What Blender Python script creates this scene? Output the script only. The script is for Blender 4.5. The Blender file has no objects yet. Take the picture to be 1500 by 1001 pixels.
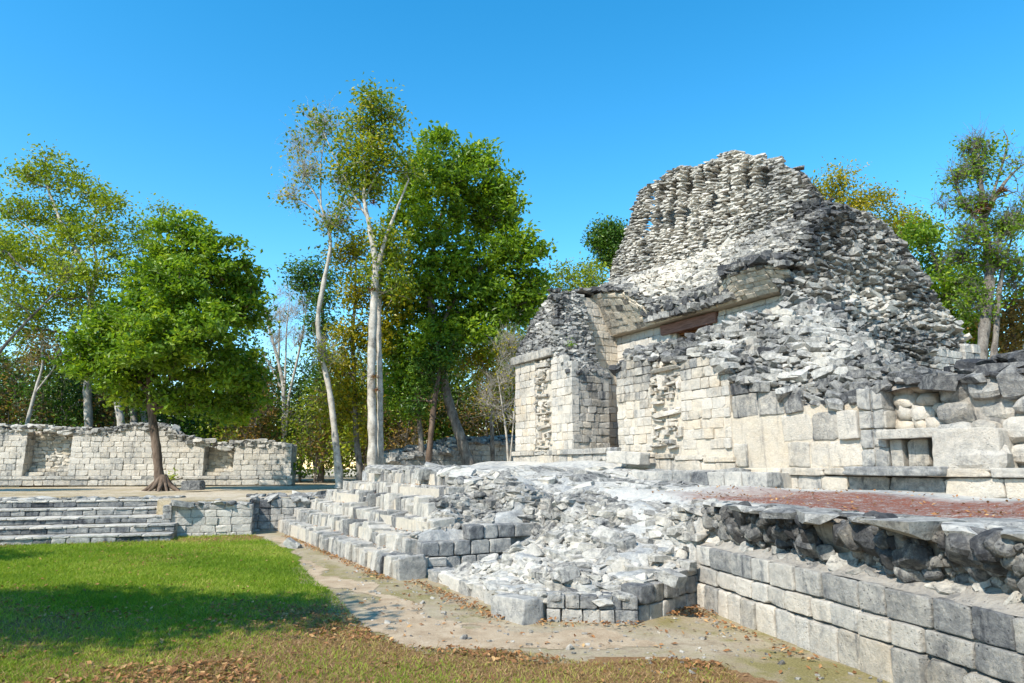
import bpy, math, random
import numpy as np
from mathutils import Vector

SEED = 11
rng = np.random.default_rng(SEED)
random.seed(SEED)
sc = bpy.context.scene
col = sc.collection
R = math.radians

# ------------------------------------------------------------------ camera model (a 24 mm lens 1.65 m above the lawn)
CH = 1.65
TH = math.atan(183.5 / 1000)
SN, CS = math.sin(TH), math.cos(TH)


def ray(px, py):
    xc = (px - 750) / 1000.0
    yc = (500.5 - py) / 1000.0
    return np.array([xc, CS - yc * SN, SN + yc * CS])


def at(px, py, Y):
    r = ray(px, py)
    return r * (Y / r[1]) + np.array([0, 0, CH])


def on(px, py, z=0.0):
    r = ray(px, py)
    return r * ((z - CH) / r[2]) + np.array([0, 0, CH])


# temple frame: s along the facade, b into the building
P0 = np.array([0.1, 21.8])
D = np.array([.49, -.872]); D /= np.linalg.norm(D)
M = np.array([-D[1], D[0]])


def W(s, b, z=None):
    p = P0 + s * D + b * M
    return p if z is None else np.array([p[0], p[1], z])


D3 = np.array([D[0], D[1], 0.]); M3 = np.array([M[0], M[1], 0.]); UP = np.array([0, 0, 1.])


def SB(x, y):
    q = np.stack([np.asarray(x) - P0[0], np.asarray(y) - P0[1]], -1)
    return q @ D, q @ M


def lerp(a, b, t): return a + (b - a) * t


def interp(x, pts):
    pts = np.array(pts, float)
    return np.interp(x, pts[:, 0], pts[:, 1])


_k = np.random.default_rng(5).normal(size=(24, 3)); _k /= np.linalg.norm(_k, axis=1)[:, None]
_ph = np.random.default_rng(6).uniform(0, 6.28, 24)


def vn(p, f=1.0, o=0):
    """smooth noise, about -1..1, on points (...,3)"""
    p = np.asarray(p, float)
    r = 0
    for i in range(5):
        j = (i + o * 5) % 24
        r = r + np.sin(p @ (_k[j] * f * (1 + .45 * i)) + _ph[j]) / (1 + .35 * i)
    return r / 2.2


# ------------------------------------------------------------------ object helpers
ORG = {}


def setp(o, label=None, cat=None, group=None, kind=None):
    if label: o['label'] = label
    if cat: o['category'] = cat
    if group: o['group'] = group
    if kind: o['kind'] = kind
    return o


def empty(name, loc):
    o = bpy.data.objects.new(name, None)
    col.objects.link(o)
    o.location = [float(c) for c in loc]
    o.empty_display_size = .3
    ORG[o.name] = np.array(loc, float)
    return o


def mesh_obj(name, V, F, mat, parent=None, attrs=None, smooth=False, origin=None):
    """V (n,3) world points, F (m,3 or 4) or list of such arrays"""
    V = np.asarray(V, float)
    if parent is not None:
        org = ORG[parent.name]
    else:
        org = np.zeros(3) if origin is None else np.asarray(origin, float)
    me = bpy.data.meshes.new(name)
    Fs = F if isinstance(F, list) else [F]
    Fs = [np.asarray(f, np.int64) for f in Fs if len(f)]
    me.vertices.add(len(V))
    me.vertices.foreach_set('co', np.ascontiguousarray(V - org, np.float32).ravel())
    idx = np.concatenate([f.ravel() for f in Fs])
    tot = np.concatenate([np.full(len(f), f.shape[1]) for f in Fs])
    st = np.concatenate([[0], np.cumsum(tot)[:-1]])
    me.loops.add(len(idx)); me.loops.foreach_set('vertex_index', idx.astype(np.int32))
    me.polygons.add(len(tot)); me.polygons.foreach_set('loop_start', st.astype(np.int32))
    me.polygons.foreach_set('use_smooth', np.full(len(tot), bool(smooth)))
    me.update(calc_edges=True)
    if attrs:
        for k, a in attrs.items():
            at_ = me.attributes.new(k, 'FLOAT', 'POINT')
            at_.data.foreach_set('value', np.ascontiguousarray(a, np.float32))
    me.materials.append(mat)
    o = bpy.data.objects.new(name, me)
    col.objects.link(o)
    if parent is not None:
        o.parent = parent
        ORG[o.name] = org
    else:
        o.location = [float(c) for c in org]
        ORG[o.name] = org
    return o


def copy_tree(o, parent=None):
    c = o.copy(); col.objects.link(c)
    if parent is not None: c.parent = parent
    for ch in list(o.children): copy_tree(ch, c)
    return c


# ------------------------------------------------------------------ materials
def nt_mat(name):
    m = bpy.data.materials.new(name); m.use_nodes = True
    nt = m.node_tree
    for n in list(nt.nodes): nt.nodes.remove(n)
    return m, nt


class NG:
    def __init__(s, nt): s.nt = nt
    def n(s, t, **kw):
        x = s.nt.nodes.new(t)
        for k, v in kw.items():
            if k in ('ins',):
                for kk, vv in v.items():
                    if hasattr(vv, 'is_output') or isinstance(vv, bpy.types.NodeSocket): s.nt.links.new(vv, x.inputs[kk])
                    else: x.inputs[kk].default_value = vv
            else: setattr(x, k, v)
        return x
    def noise(s, scale, detail=4, rough=.55, vec=None, dist=0):
        x = s.n('ShaderNodeTexNoise', ins={'Scale': scale, 'Detail': detail, 'Roughness': rough, 'Distortion': dist})
        if vec is not None: s.nt.links.new(vec, x.inputs['Vector'])
        return x.outputs['Fac']
    def math(s, op, a, b=None, c=None, clamp=False):
        x = s.n('ShaderNodeMath', operation=op, use_clamp=clamp)
        for i, v in enumerate((a, b, c)):
            if v is None: continue
            if isinstance(v, bpy.types.NodeSocket): s.nt.links.new(v, x.inputs[i])
            else: x.inputs[i].default_value = v
        return x.outputs[0]
    def attr(s, name):
        return s.n('ShaderNodeAttribute', attribute_name=name).outputs['Fac']
    def ramp(s, fac, stops, interp='LINEAR'):
        x = s.n('ShaderNodeValToRGB')
        s.nt.links.new(fac, x.inputs[0])
        cr = x.color_ramp; cr.interpolation = interp
        while len(cr.elements) < len(stops): cr.elements.new(.5)
        for e, (p, c) in zip(cr.elements, stops):
            e.position = p; e.color = (*c, 1) if len(c) == 3 else c
        return x.outputs[0]
    def mix(s, fac, a, b, blend='MIX'):
        x = s.n('ShaderNodeMix', data_type='RGBA', blend_type=blend)
        for i, v in ((0, fac), (6, a), (7, b)):
            if isinstance(v, bpy.types.NodeSocket): s.nt.links.new(v, x.inputs[i])
            else: x.inputs[i].default_value = v if not isinstance(v, tuple) else (*v, 1)[:4]
        return x.outputs[2]
    def out(s, base, rough=.9, bump=None, bump_s=.5, bump_d=.02, spec=.25):
        p = s.n('ShaderNodeBsdfPrincipled')
        s.nt.links.new(base, p.inputs['Base Color']) if isinstance(base, bpy.types.NodeSocket) else setattr(p.inputs['Base Color'], 'default_value', (*base, 1))
        p.inputs['Roughness'].default_value = rough
        p.inputs['Specular IOR Level'].default_value = spec
        if bump is not None:
            b = s.n('ShaderNodeBump', ins={'Strength': bump_s, 'Distance': bump_d})
            s.nt.links.new(bump, b.inputs['Height']); s.nt.links.new(b.outputs[0], p.inputs['Normal'])
        o = s.n('ShaderNodeOutputMaterial')
        s.nt.links.new(p.outputs[0], o.inputs[0])
        return p


def coords(g):
    return g.n('ShaderNodeNewGeometry').outputs['Position']


def stone_mat(name, stops, warmcol=(1.0, .90, .77), s1=.9, s2=7., a1=.45, a2=.55, bump_d=.02, drip=True):
    m, nt = nt_mat(name); g = NG(nt)
    pos = coords(g)
    tone = g.attr('tone'); warm = g.attr('warm')
    n1 = g.noise(s1, 5, .6, pos)
    n2 = g.noise(s2, 10, .74, pos, .5)
    n3 = g.noise(38, 6, .75, pos)
    vo = g.n('ShaderNodeTexVoronoi', ins={'Scale': 26.0, 'Randomness': 1.0}); nt.links.new(pos, vo.inputs['Vector'])
    pit = g.math('MULTIPLY', g.math('MAXIMUM', g.math('SUBTRACT', .24, vo.outputs['Distance']), 0.), g.math('MULTIPLY_ADD', g.noise(3.5, 3, .6, pos), 6., -2.6, clamp=True))
    f = g.math('ADD', tone, g.math('MULTIPLY', g.math('SUBTRACT', n1, .5), a1))
    f = g.math('ADD', f, g.math('MULTIPLY', g.math('SUBTRACT', n2, .5), a2 * 1.5))
    f = g.math('ADD', f, g.math('MULTIPLY', g.math('SUBTRACT', n3, .5), .60))
    f = g.math('ADD', f, g.math('MULTIPLY', pit, 1.5))
    if drip:   # dark runs of lichen, drawn out downwards
        sep = g.n('ShaderNodeMapping', ins={'Scale': (3.2, 3.2, .55)}); nt.links.new(pos, sep.inputs[0])
        n4 = g.noise(1.6, 4, .6, sep.outputs[0], .6)
        f = g.math('ADD', f, g.math('MULTIPLY', g.math('MAXIMUM', g.math('SUBTRACT', n4, .56), 0.), 2.4))
    c = g.ramp(f, stops)
    wf = g.math('MULTIPLY', warm, g.math('MULTIPLY_ADD', g.noise(2.3, 3, .6, pos), 1.6, -.15, clamp=True), clamp=True)
    c = g.mix(wf, c, warmcol, 'MULTIPLY')
    sp = g.ramp(n3, [(.25, (.72, .72, .72)), (.6, (1.06, 1.06, 1.06))])
    c = g.mix(1.0, c, sp, 'MULTIPLY')
    h = g.math('SUBTRACT', g.math('ADD', g.math('MULTIPLY', n3, .45), g.noise(14, 8, .75, pos)), g.math('MULTIPLY', pit, 2.2))
    g.out(c, .93, h, 1.0, bump_d, .12)
    return m


RUB = [(.0, (.61, .57, .505)), (.28, (.43, .41, .372)), (.5, (.235, .228, .214)), (.74, (.088, .088, .090)), (1., (.036, .037, .041))]
m_stone = stone_mat('limestone', RUB, s2=11., a2=.85)
m_block = stone_mat('dressed_limestone', [(.0, (.60, .555, .49)), (.3, (.45, .425, .385)), (.55, (.25, .248, .24)), (.78, (.12, .122, .128)), (1., (.05, .052, .058))], a1=.75, a2=.85, s2=9., bump_d=.035)
m_mortar = stone_mat('lime_mortar', [(.05, (.60, .54, .45)), (.45, (.40, .37, .33)), (.75, (.19, .185, .18)), (1., (.07, .07, .072))], s2=10, bump_d=.03)


def simple_mat(name, stops, scale=6, rough=.85, bump_d=.01, stretch=(1, 1, 1), detail=6, scale2=40, mix2=.4):
    m, nt = nt_mat(name); g = NG(nt)
    mp = g.n('ShaderNodeMapping', ins={'Scale': stretch}); nt.links.new(coords(g), mp.inputs[0])
    a = g.noise(scale, detail, .65, mp.outputs[0], .3); b = g.noise(scale2, 4, .7, mp.outputs[0])
    f = g.math('ADD', a, g.math('MULTIPLY', g.math('SUBTRACT', b, .5), mix2))
    c = g.ramp(f, stops)
    g.out(c, rough, f, .8, bump_d, .2)
    return m


m_bark_white = simple_mat('pale_bark', [(.28, (.10, .085, .07)), (.42, (.30, .27, .23)), (.6, (.48, .44, .38)), (.8, (.58, .54, .48))], 4, stretch=(1, 1, .8))
m_bark_brown = simple_mat('brown_bark', [(.3, (.045, .030, .022)), (.5, (.12, .085, .062)), (.75, (.22, .16, .12))], 7, stretch=(1, 1, .22), bump_d=.03)
m_bark_grey = simple_mat('grey_bark', [(.3, (.055, .045, .038)), (.5, (.16, .14, .12)), (.75, (.33, .30, .26))], 5, stretch=(1, 1, .5), bump_d=.02)
m_wood_red = simple_mat('red_lintel_wood', [(.3, (.12, .06, .045)), (.5, (.22, .115, .085)), (.75, (.30, .17, .13))], 5, stretch=(.6, .6, 6))
m_wood_brown = simple_mat('brown_beam_wood', [(.3, (.045, .02, .010)), (.5, (.14, .062, .025)), (.75, (.23, .11, .045))], 4, stretch=(.4, .4, 7))


def leaf_mat(name, c0, c1, c2, trans=.35, rough=.42, spec=.35):
    m, nt = nt_mat(name); g = NG(nt)
    t = g.attr('tone')
    c = g.ramp(t, [(0, c0), (.5, c1), (1, c2)])
    p = g.n('ShaderNodeBsdfPrincipled'); nt.links.new(c, p.inputs['Base Color'])
    p.inputs['Roughness'].default_value = rough; p.inputs['Specular IOR Level'].default_value = spec
    tr = g.n('ShaderNodeBsdfTranslucent')
    tc = g.mix(1.0, c, (1.25, 1.25, .55), 'MULTIPLY'); nt.links.new(tc, tr.inputs[0])
    mx = g.n('ShaderNodeMixShader', ins={0: trans})
    nt.links.new(p.outputs[0], mx.inputs[1]); nt.links.new(tr.outputs[0], mx.inputs[2])
    o = g.n('ShaderNodeOutputMaterial'); nt.links.new(mx.outputs[0], o.inputs[0])
    return m


L_green = leaf_mat('green_leaf', (.06, .120, .008), (.17, .28, .016), (.36, .44, .035), .45)
L_dark = leaf_mat('dark_green_leaf', (.022, .065, .010), (.07, .15, .016), (.17, .27, .025))
L_olive = leaf_mat('olive_leaf', (.09, .14, .008), (.24, .31, .018), (.46, .47, .035), .45)
L_yellow = leaf_mat('yellow_leaf', (.10, .14, .008), (.32, .29, .012), (.58, .40, .018), .4)
L_brown = leaf_mat('dry_leaf', (.07, .065, .02), (.24, .17, .055), (.46, .25, .07), .4, .7, .15)
L_mixed = leaf_mat('autumn_leaf', (.07, .13, .008), (.21, .27, .016), (.50, .42, .025), .45)

# ------------------------------------------------------------------ stone shapes


def cube_grid(n):
    idx = {}; V = []; F = []
    def vid(p):
        k = tuple(np.round(p, 5))
        if k not in idx: idx[k] = len(V); V.append(p)
        return idx[k]
    l = {4: [-1, -.52, 0, .52, 1], 5: [-1, -.90, -.42, .42, .90, 1], 9: [-1, -.95, -.84, -.55, -.2, .2, .55, .84, .95, 1]}[n]
    for ax in range(3):
        for sg in (-1, 1):
            for i in range(n):
                for j in range(n):
                    q = []
                    for (a, b) in ((i, j), (i + 1, j), (i + 1, j + 1), (i, j + 1)):
                        p = np.zeros(3); p[ax] = sg; p[(ax + 1) % 3] = l[a]; p[(ax + 2) % 3] = l[b]
                        q.append(vid(p))
                    F.append(q if sg > 0 else q[::-1])
    return np.array(V), np.array(F)


def make_variant(kind, r):
    n = {'knob': 4, 'block': 5, 'big': 9}[kind]
    V, F = cube_grid(n)
    k = {'knob': 4.2, 'block': 22.0, 'big': 24.0}[kind]
    nrm = (np.abs(V) ** k).sum(1) ** (1 / k)
    P = V / nrm[:, None]
    ks = r.normal(size=(6, 3)) * {'knob': 1.9, 'block': 2.2, 'big': 3.0}[kind]; ph = r.uniform(0, 6.28, 6)
    f = sum(np.sin(P @ ks[i] + ph[i]) for i in range(6)) / 6
    P = P * (1 + f[:, None] * {'knob': .22, 'block': .06, 'big': .05}[kind])
    if kind == 'big':
        ks = r.normal(size=(6, 3)) * 7; f = sum(np.sin(P @ ks[i] + ph[i]) for i in range(6)) / 6
        P = P * (1 + f[:, None] * .035)
    for _ in range({'knob': 6, 'block': 3, 'big': 4}[kind]):
        d = r.normal(size=3); d /= np.linalg.norm(d)
        lim = (P @ d).max() * (r.uniform(.66, .95) if kind == 'knob' else r.uniform(.86, .97))
        ex = np.maximum(P @ d - lim, 0)
        P = P - ex[:, None] * d
    return P, F


_r = np.random.default_rng(3)


def make_rock(r):
    import bmesh
    bm = bmesh.new(); bmesh.ops.create_cube(bm, size=2.0)
    for v in bm.verts: v.co += Vector(r.normal(0, .13, 3))
    for _ in range(int(r.integers(8, 13))):
        d = r.normal(size=3); d /= np.linalg.norm(d)
        sup = max(float(np.dot(v.co, d)) for v in bm.verts)
        p = Vector(d * sup * r.uniform(.62, .92))
        bmesh.ops.bisect_plane(bm, geom=bm.verts[:] + bm.edges[:] + bm.faces[:], dist=1e-4, plane_co=p, plane_no=Vector(d), clear_outer=True)
        ed = [e for e in bm.edges if e.is_boundary]
        if ed: bmesh.ops.holes_fill(bm, edges=ed, sides=0)
    bmesh.ops.triangulate(bm, faces=bm.faces[:])
    bmesh.ops.recalc_face_normals(bm, faces=bm.faces[:])
    bm.verts.index_update()
    V = np.array([v.co[:] for v in bm.verts]); F = np.array([[v.index for v in f.verts] for f in bm.faces]); bm.free()
    V = V - (V.max(0) + V.min(0)) / 2; V = V / ((V.max(0) - V.min(0)) / 2)
    return V, F


VAR = {k: [make_variant(k, _r) for _ in range(14)] for k in ('block', 'big', 'knob')}
VAR['rock'] = [make_rock(_r) for _ in range(14)]


class Stones:
    def __init__(s): s.d = {}
    def add(s, kind, pos, t, n, u, half, tone=.4, warm=.0, jit=.05):
        v = int(rng.integers(14))
        A = np.stack([t * half[0], n * half[1], u * half[2]], 1)
        if jit:
            a = rng.normal(0, jit, 3)
            cx, sx = math.cos(a[0]), math.sin(a[0]); cy, sy = math.cos(a[1]), math.sin(a[1]); cz, sz = math.cos(a[2]), math.sin(a[2])
            Rm = np.array([[cz * cy, cz * sy * sx - sz * cx, cz * sy * cx + sz * sx], [sz * cy, sz * sy * sx + cz * cx, sz * sy * cx - cz * sx], [-sy, cy * sx, cy * cx]])
            A = Rm @ A
        s.d.setdefault((kind, v), []).append((A, np.asarray(pos, float), tone, warm))
    def count(s): return sum(len(x) for x in s.d.values())
    def build(s, name, mat, parent=None, smooth=None, **kw):
        Vs, Fs, T, Wm = [], {}, [], []; base = 0
        for (kind, v), L in s.d.items():
            P, F = VAR[kind][v]
            A = np.array([x[0] for x in L]); C = np.array([x[1] for x in L])
            X = np.einsum('nij,kj->nki', A, P) + C[:, None, :]
            n, k = len(L), len(P)
            Vs.append(X.reshape(-1, 3))
            Fs.setdefault(F.shape[1], []).append((F[None] + (np.arange(n) * k)[:, None, None]).reshape(-1, F.shape[1]) + base); base += n * k
            T.append(np.repeat([x[2] for x in L], k)); Wm.append(np.repeat([x[3] for x in L], k))
        sm = ('big' in {k[0] for k in s.d}) if smooth is None else smooth
        return mesh_obj(name, np.concatenate(Vs), [np.concatenate(f) for f in Fs.values()], mat, parent,
                        {'tone': np.concatenate(T), 'warm': np.concatenate(Wm)}, smooth=sm, **kw)


def v3(p2, z): return np.array([p2[0], p2[1], z])


def masonry(ss, A, t, n, u0, u1, z0, z1, hrow, wr, depth=.22, kind='block', top=None, skip=None, tone=.3, warm=.3, batter=0., zbat=None,
            gap=.004, prot=.012, jit=.012, rows=None, zoff=None):
    """courses of blocks on the plane through A (2-D) along t with outward normal n"""
    t3 = v3(t, 0); n3 = v3(n, 0); A = np.asarray(A, float)
    z = z0; i = 0
    zbat = z0 if zbat is None else zbat
    while z < z1 - .02:
        h = rows[i] if rows is not None and i < len(rows) else hrow * rng.uniform(.85, 1.15)
        if z + h > z1 - hrow * .35: h = z1 - z
        u = u0 - rng.uniform(0, .0)
        while u < u1 - .01:
            w = rng.uniform(*wr)
            if u + w > u1 - wr[0] * .5: w = u1 - u
            um, zm = u + w / 2, z + h / 2
            dz = zoff(um) if zoff else 0.
            ok = True
            if top is not None and zm + dz > top(um): ok = False
            if ok and skip is not None and skip(um, zm): ok = False
            if ok:
                p = v3(A + t * um, zm + dz) + n3 * (rng.normal(0, prot) - depth / 2 - batter * (zm - zbat))
                tn = tone(um, zm) if callable(tone) else tone
                wm = warm(um, zm) if callable(warm) else warm
                ss.add(kind, p, t3, n3, UP, (w / 2 - gap * rng.uniform(.4, 1.6), depth / 2, h / 2 - gap * rng.uniform(.4, 1.6)),
                       tn + rng.normal(0, .10), wm * rng.uniform(.3, 1.5), jit)
            u += w
        z += h; i += 1


def grid_tris(G):
    a = G[:-1, :-1].reshape(-1, 3); b = G[1:, :-1].reshape(-1, 3); c = G[1:, 1:].reshape(-1, 3); d = G[:-1, 1:].reshape(-1, 3)
    return np.concatenate([np.stack([a, b, c], 1), np.stack([a, c, d], 1)])


def scatter(ss, G, w, ratio=.42, mode='flat', tone=.55, warm=.2, sink=.25, var=.35, kind='rock', outward=None, tilt=.12, dens=1., depthk=.85, keep=None, rel=.80, tv=.10):
    """dart-throw stones over a grid of points; 'flat' lays them level, 'normal' lays them on the slope"""
    T = grid_tris(np.asarray(G, float))
    e1 = T[:, 1] - T[:, 0]; e2 = T[:, 2] - T[:, 0]
    N = np.cross(e1, e2); ar = np.linalg.norm(N, axis=1) / 2
    Nn = N / np.maximum(2 * ar, 1e-9)[:, None]
    if outward is not None:
        sg = np.sign(Nn @ np.asarray(outward, float)); sg[sg == 0] = 1
        Nn = Nn * sg[:, None]
    rr = rel * w
    zs = (.85 / ratio) if mode == 'flat' else 1.
    tot = ar.sum()
    ncand = int(dens * 7 * tot / (w * w * (ratio if mode == 'flat' else 1.)))
    f = rng.choice(len(T), ncand, p=ar / tot)
    r1 = np.sqrt(rng.random(ncand)); r2 = rng.random(ncand)
    Pt = T[f, 0] * (1 - r1)[:, None] + T[f, 1] * (r1 * (1 - r2))[:, None] + T[f, 2] * (r1 * r2)[:, None]
    cells = {}
    n_acc = 0
    for k in range(ncand):
        p = Pt[k]
        if keep is not None and not keep(p): continue
        q = (p[0] / rr, p[1] / rr, p[2] * zs / rr)
        c = (math.floor(q[0]), math.floor(q[1]), math.floor(q[2]))
        bad = False
        for dx in (-1, 0, 1):
            for dy in (-1, 0, 1):
                for dz in (-1, 0, 1):
                    for o in cells.get((c[0] + dx, c[1] + dy, c[2] + dz), ()):
                        if (o[0] - q[0]) ** 2 + (o[1] - q[1]) ** 2 + (o[2] - q[2]) ** 2 < 1: bad = True; break
                    if bad: break
                if bad: break
            if bad: break
        if bad: continue
        cells.setdefault(c, []).append(q); n_acc += 1
        nn = Nn[f[k]]
        s = w * .5 * math.exp(rng.normal(0, var)) * 1.12
        s = min(s, w * 1.1)
        if mode == 'flat':
            h = np.array([nn[0], nn[1], 0.]); l = np.linalg.norm(h)
            h = h / l if l > .05 else np.array([1., 0, 0])
            a = rng.normal(0, .35); h = np.array([h[0] * math.cos(a) - h[1] * math.sin(a), h[0] * math.sin(a) + h[1] * math.cos(a), 0])
            t = np.array([-h[1], h[0], 0]); u = UP; n = h
            half = (s * rng.uniform(.9, 1.25), s * depthk, s * ratio * rng.uniform(.8, 1.25))
            pos = p - nn * half[1] * sink
        else:
            a = rng.uniform(0, 6.28); t0 = np.cross(nn, [.3, .9, .1]); t0 /= np.linalg.norm(t0); b0 = np.cross(nn, t0)
            t = t0 * math.cos(a) + b0 * math.sin(a); n = np.cross(nn, t); u = nn
            half = (s * rng.uniform(.9, 1.3), s * rng.uniform(.7, 1.0), s * ratio * rng.uniform(.8, 1.25))
            pos = p - nn * half[2] * sink
        tn = tone(p) if callable(tone) else tone
        wm = warm(p) if callable(warm) else warm
        ss.add(kind, pos, t, n, u, half, tn + rng.normal(0, tv), wm * rng.uniform(.2, 1.6), tilt)
    return n_acc


def courses(ss, S, w, h, tone=.45, warm=.1, depth=.2, u=(0, 1), v=(0, 1), outward=None, skip=None, kind='rock', jitn=.03, sag=None, du=1e-3, jit=.07):
    """rough slab courses on a parametric surface S(u,v), v rising"""
    um = (u[0] + u[1]) / 2
    vv = v[0]
    row = 0
    while vv < v[1]:
        hh = h * rng.uniform(.8, 1.25)
        dv = hh / max(np.linalg.norm(S(um, min(vv + .02, 1)) - S(um, vv)) / .02, .2)
        uu = u[0] + rng.uniform(0, .01)
        while uu < u[1]:
            ww = w * math.exp(rng.normal(0, .32))
            p = S(uu, vv); pu = S(uu + du, vv) - p
            d_u = ww / max(np.linalg.norm(pu) / du, .05)
            vj = vv + dv * rng.normal(0, .16)
            p = S(uu + d_u / 2, vj)
            if skip is None or not skip(uu + d_u / 2, vj):
                tu = S(uu + d_u / 2 + du, vj) - p; tv = S(uu + d_u / 2, vj + du) - p
                n = np.cross(tu, tv); n[2] = 0
                l = np.linalg.norm(n)
                if l > 1e-9:
                    n = n / l
                    if outward is not None and n @ outward < 0: n = -n
                    t = np.array([-n[1], n[0], 0])
                    tn = tone(p) if callable(tone) else tone
                    wm = warm(p) if callable(warm) else warm
                    dd = depth * rng.uniform(.8, 1.2)
                    ss.add(kind, p - n * (dd * .5 + rng.normal(0, jitn) - .02), t, n, UP, (ww * .54, dd * .6, hh * rng.uniform(.33, .52)), tn + rng.normal(0, .10), wm, jit)
            uu += d_u
        vv += dv; row += 1


def prism(poly, z0, z1, name, mat, parent=None, tone=.3, warm=.3, **kw):
    poly = np.asarray(poly, float)
    a = np.sum(poly[:, 0] * np.roll(poly[:, 1], -1) - poly[:, 1] * np.roll(poly[:, 0], -1))
    if a < 0: poly = poly[::-1]
    n = len(poly)
    z0 = np.broadcast_to(z0, n) if np.ndim(z0) == 0 else np.asarray(z0); z1 = np.broadcast_to(z1, n) if np.ndim(z1) == 0 else np.asarray(z1)
    V = np.concatenate([np.column_stack([poly, z0]), np.column_stack([poly, z1])])
    side = np.array([[i, (i + 1) % n, n + (i + 1) % n, n + i] for i in range(n)])
    F = [side, np.arange(n)[::-1][None], (np.arange(n) + n)[None]]
    return mesh_obj(name, V, F, mat, parent, {'tone': np.full(2 * n, tone), 'warm': np.full(2 * n, warm)}, **kw)


class Geo:
    """collects prisms and grids into one mesh"""
    def __init__(s): s.V = []; s.F = {}; s.n = 0; s.T = []; s.Wm = []
    def raw(s, V, F, tone=.3, warm=.3):
        V = np.asarray(V, float)
        for f in (F if isinstance(F, list) else [F]):
            f = np.asarray(f)
            s.F.setdefault(f.shape[1], []).append(f + s.n)
        s.V.append(V); s.n += len(V)
        s.T.append(np.broadcast_to(tone, len(V))); s.Wm.append(np.broadcast_to(warm, len(V)))
    def prism(s, poly, z0, z1, tone=.3, warm=.3):
        poly = np.asarray(poly, float)
        a = np.sum(poly[:, 0] * np.roll(poly[:, 1], -1) - poly[:, 1] * np.roll(poly[:, 0], -1))
        rev = a < 0
        z0 = np.broadcast_to(np.asarray(z0, float), len(poly)); z1 = np.broadcast_to(np.asarray(z1, float), len(poly))
        if rev: poly = poly[::-1]; z0 = z0[::-1]; z1 = z1[::-1]
        n = len(poly)
        V = np.concatenate([np.column_stack([poly, z0]), np.column_stack([poly, z1])])
        side = np.array([[i, (i + 1) % n, n + (i + 1) % n, n + i] for i in range(n)])
        s.raw(V, [side, np.arange(n)[::-1][None], (np.arange(n) + n)[None]], tone, warm)
    def sbox(s, s0, s1, b0, b1, z0, z1, tone=.3, warm=.3):
        s.prism([W(s0, b0), W(s1, b0), W(s1, b1), W(s0, b1)], z0, z1, tone, warm)
    def loft(s, rings, tone=.4, warm=.2):
        R_ = [np.asarray(r, float) for r in rings]; n = len(R_[0])
        V = np.concatenate(R_); F = []
        for k in range(len(R_) - 1):
            for i in range(n): F.append([k * n + i, k * n + (i + 1) % n, (k + 1) * n + (i + 1) % n, (k + 1) * n + i])
        s.raw(V, [np.array(F), np.arange(n)[::-1][None], (np.arange(n) + (len(R_) - 1) * n)[None]], tone, warm)
    def grid(s, G, tone=.4, warm=.2):
        a, b = G.shape[:2]; i = np.arange(a * b).reshape(a, b)
        F = np.stack([i[:-1, :-1], i[1:, :-1], i[1:, 1:], i[:-1, 1:]], -1).reshape(-1, 4)
        s.raw(G.reshape(-1, 3), F, tone, warm)
    def build(s, name, mat, parent=None, smooth=False, **kw):
        return mesh_obj(name, np.concatenate(s.V), [np.concatenate(f) for f in s.F.values()], mat, parent,
                        {'tone': np.concatenate(s.T), 'warm': np.concatenate(s.Wm)}, smooth=smooth, **kw)


def surf_grid(S, nu, nv, u=(0, 1), v=(0, 1)):
    return np.array([[S(a, b) for b in np.linspace(*v, nv)] for a in np.linspace(*u, nu)])


# ================================================================== the temple
def inv_b(px, py, b):
    r = ray(px, py)
    t = (b + P0 @ M) / (r[:2] @ M)
    p = r * t
    return (p[:2] - P0) @ D, p[2] + CH


TEMPLE = empty('ruined_temple', W(6, 3, 1.3))
setp(TEMPLE, 'grey rubble temple ruin with a tall pitted roof comb above the terrace', 'temple')
mD, mM = -D, -M      # outward of the facade is -M; the end faces look along D


def patch(p, f=1.0, a=.25, o=0):
    return a * float(vn(p, f, o))


# ---- hull of the standing walls (mortar core)
core = Geo()
# left pier and the end wall of the broken room
core.sbox(.05, 3.15, .025, 1.27, 1.2, 4.2, .18, .4)
core.sbox(.05, 1.86, 1.0, 2.9, 1.2, 6.9, .2, .5)
core.sbox(.3, 1.6, .7, 1.3, 4.0, 6.4, .5, .2)
core.sbox(1.2, 1.88, .7, 1.25, 4.0, 6.1, .5, .2)
core.sbox(1.8, 2.35, .55, 1.25, 4.0, 4.8, .5, .2)
# back wall of the room, either side of the doorway, and its head
core.sbox(.3, 4.5, 2.76, 4.4, 1.2, 5.72, .15, .3)
core.sbox(6.0, 8.8, 2.76, 4.4, 1.2, 5.72, .15, .3)
core.sbox(.3, 8.5, 4.4, 7.8, 1.2, 5.70, .5, .1)
# front wall right of the gap, then on to the far end
core.sbox(5.22, 8.92, .022, 1.45, 1.2, 3.3, .15, .4)
core.sbox(5.3, 9.2, .5, 1.4, 3.2, 4.3, .5, .2)
core.sbox(8.92, 12.12, .03, 2.6, 1.2, 2.75, .16, .7)
core.sbox(12.12, 13.05, .55, 2.6, 1.2, 2.7, .25, .5)
core.sbox(13.05, 17., .14, 2.6, 1.2, 2.85, .5, .4)
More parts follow.
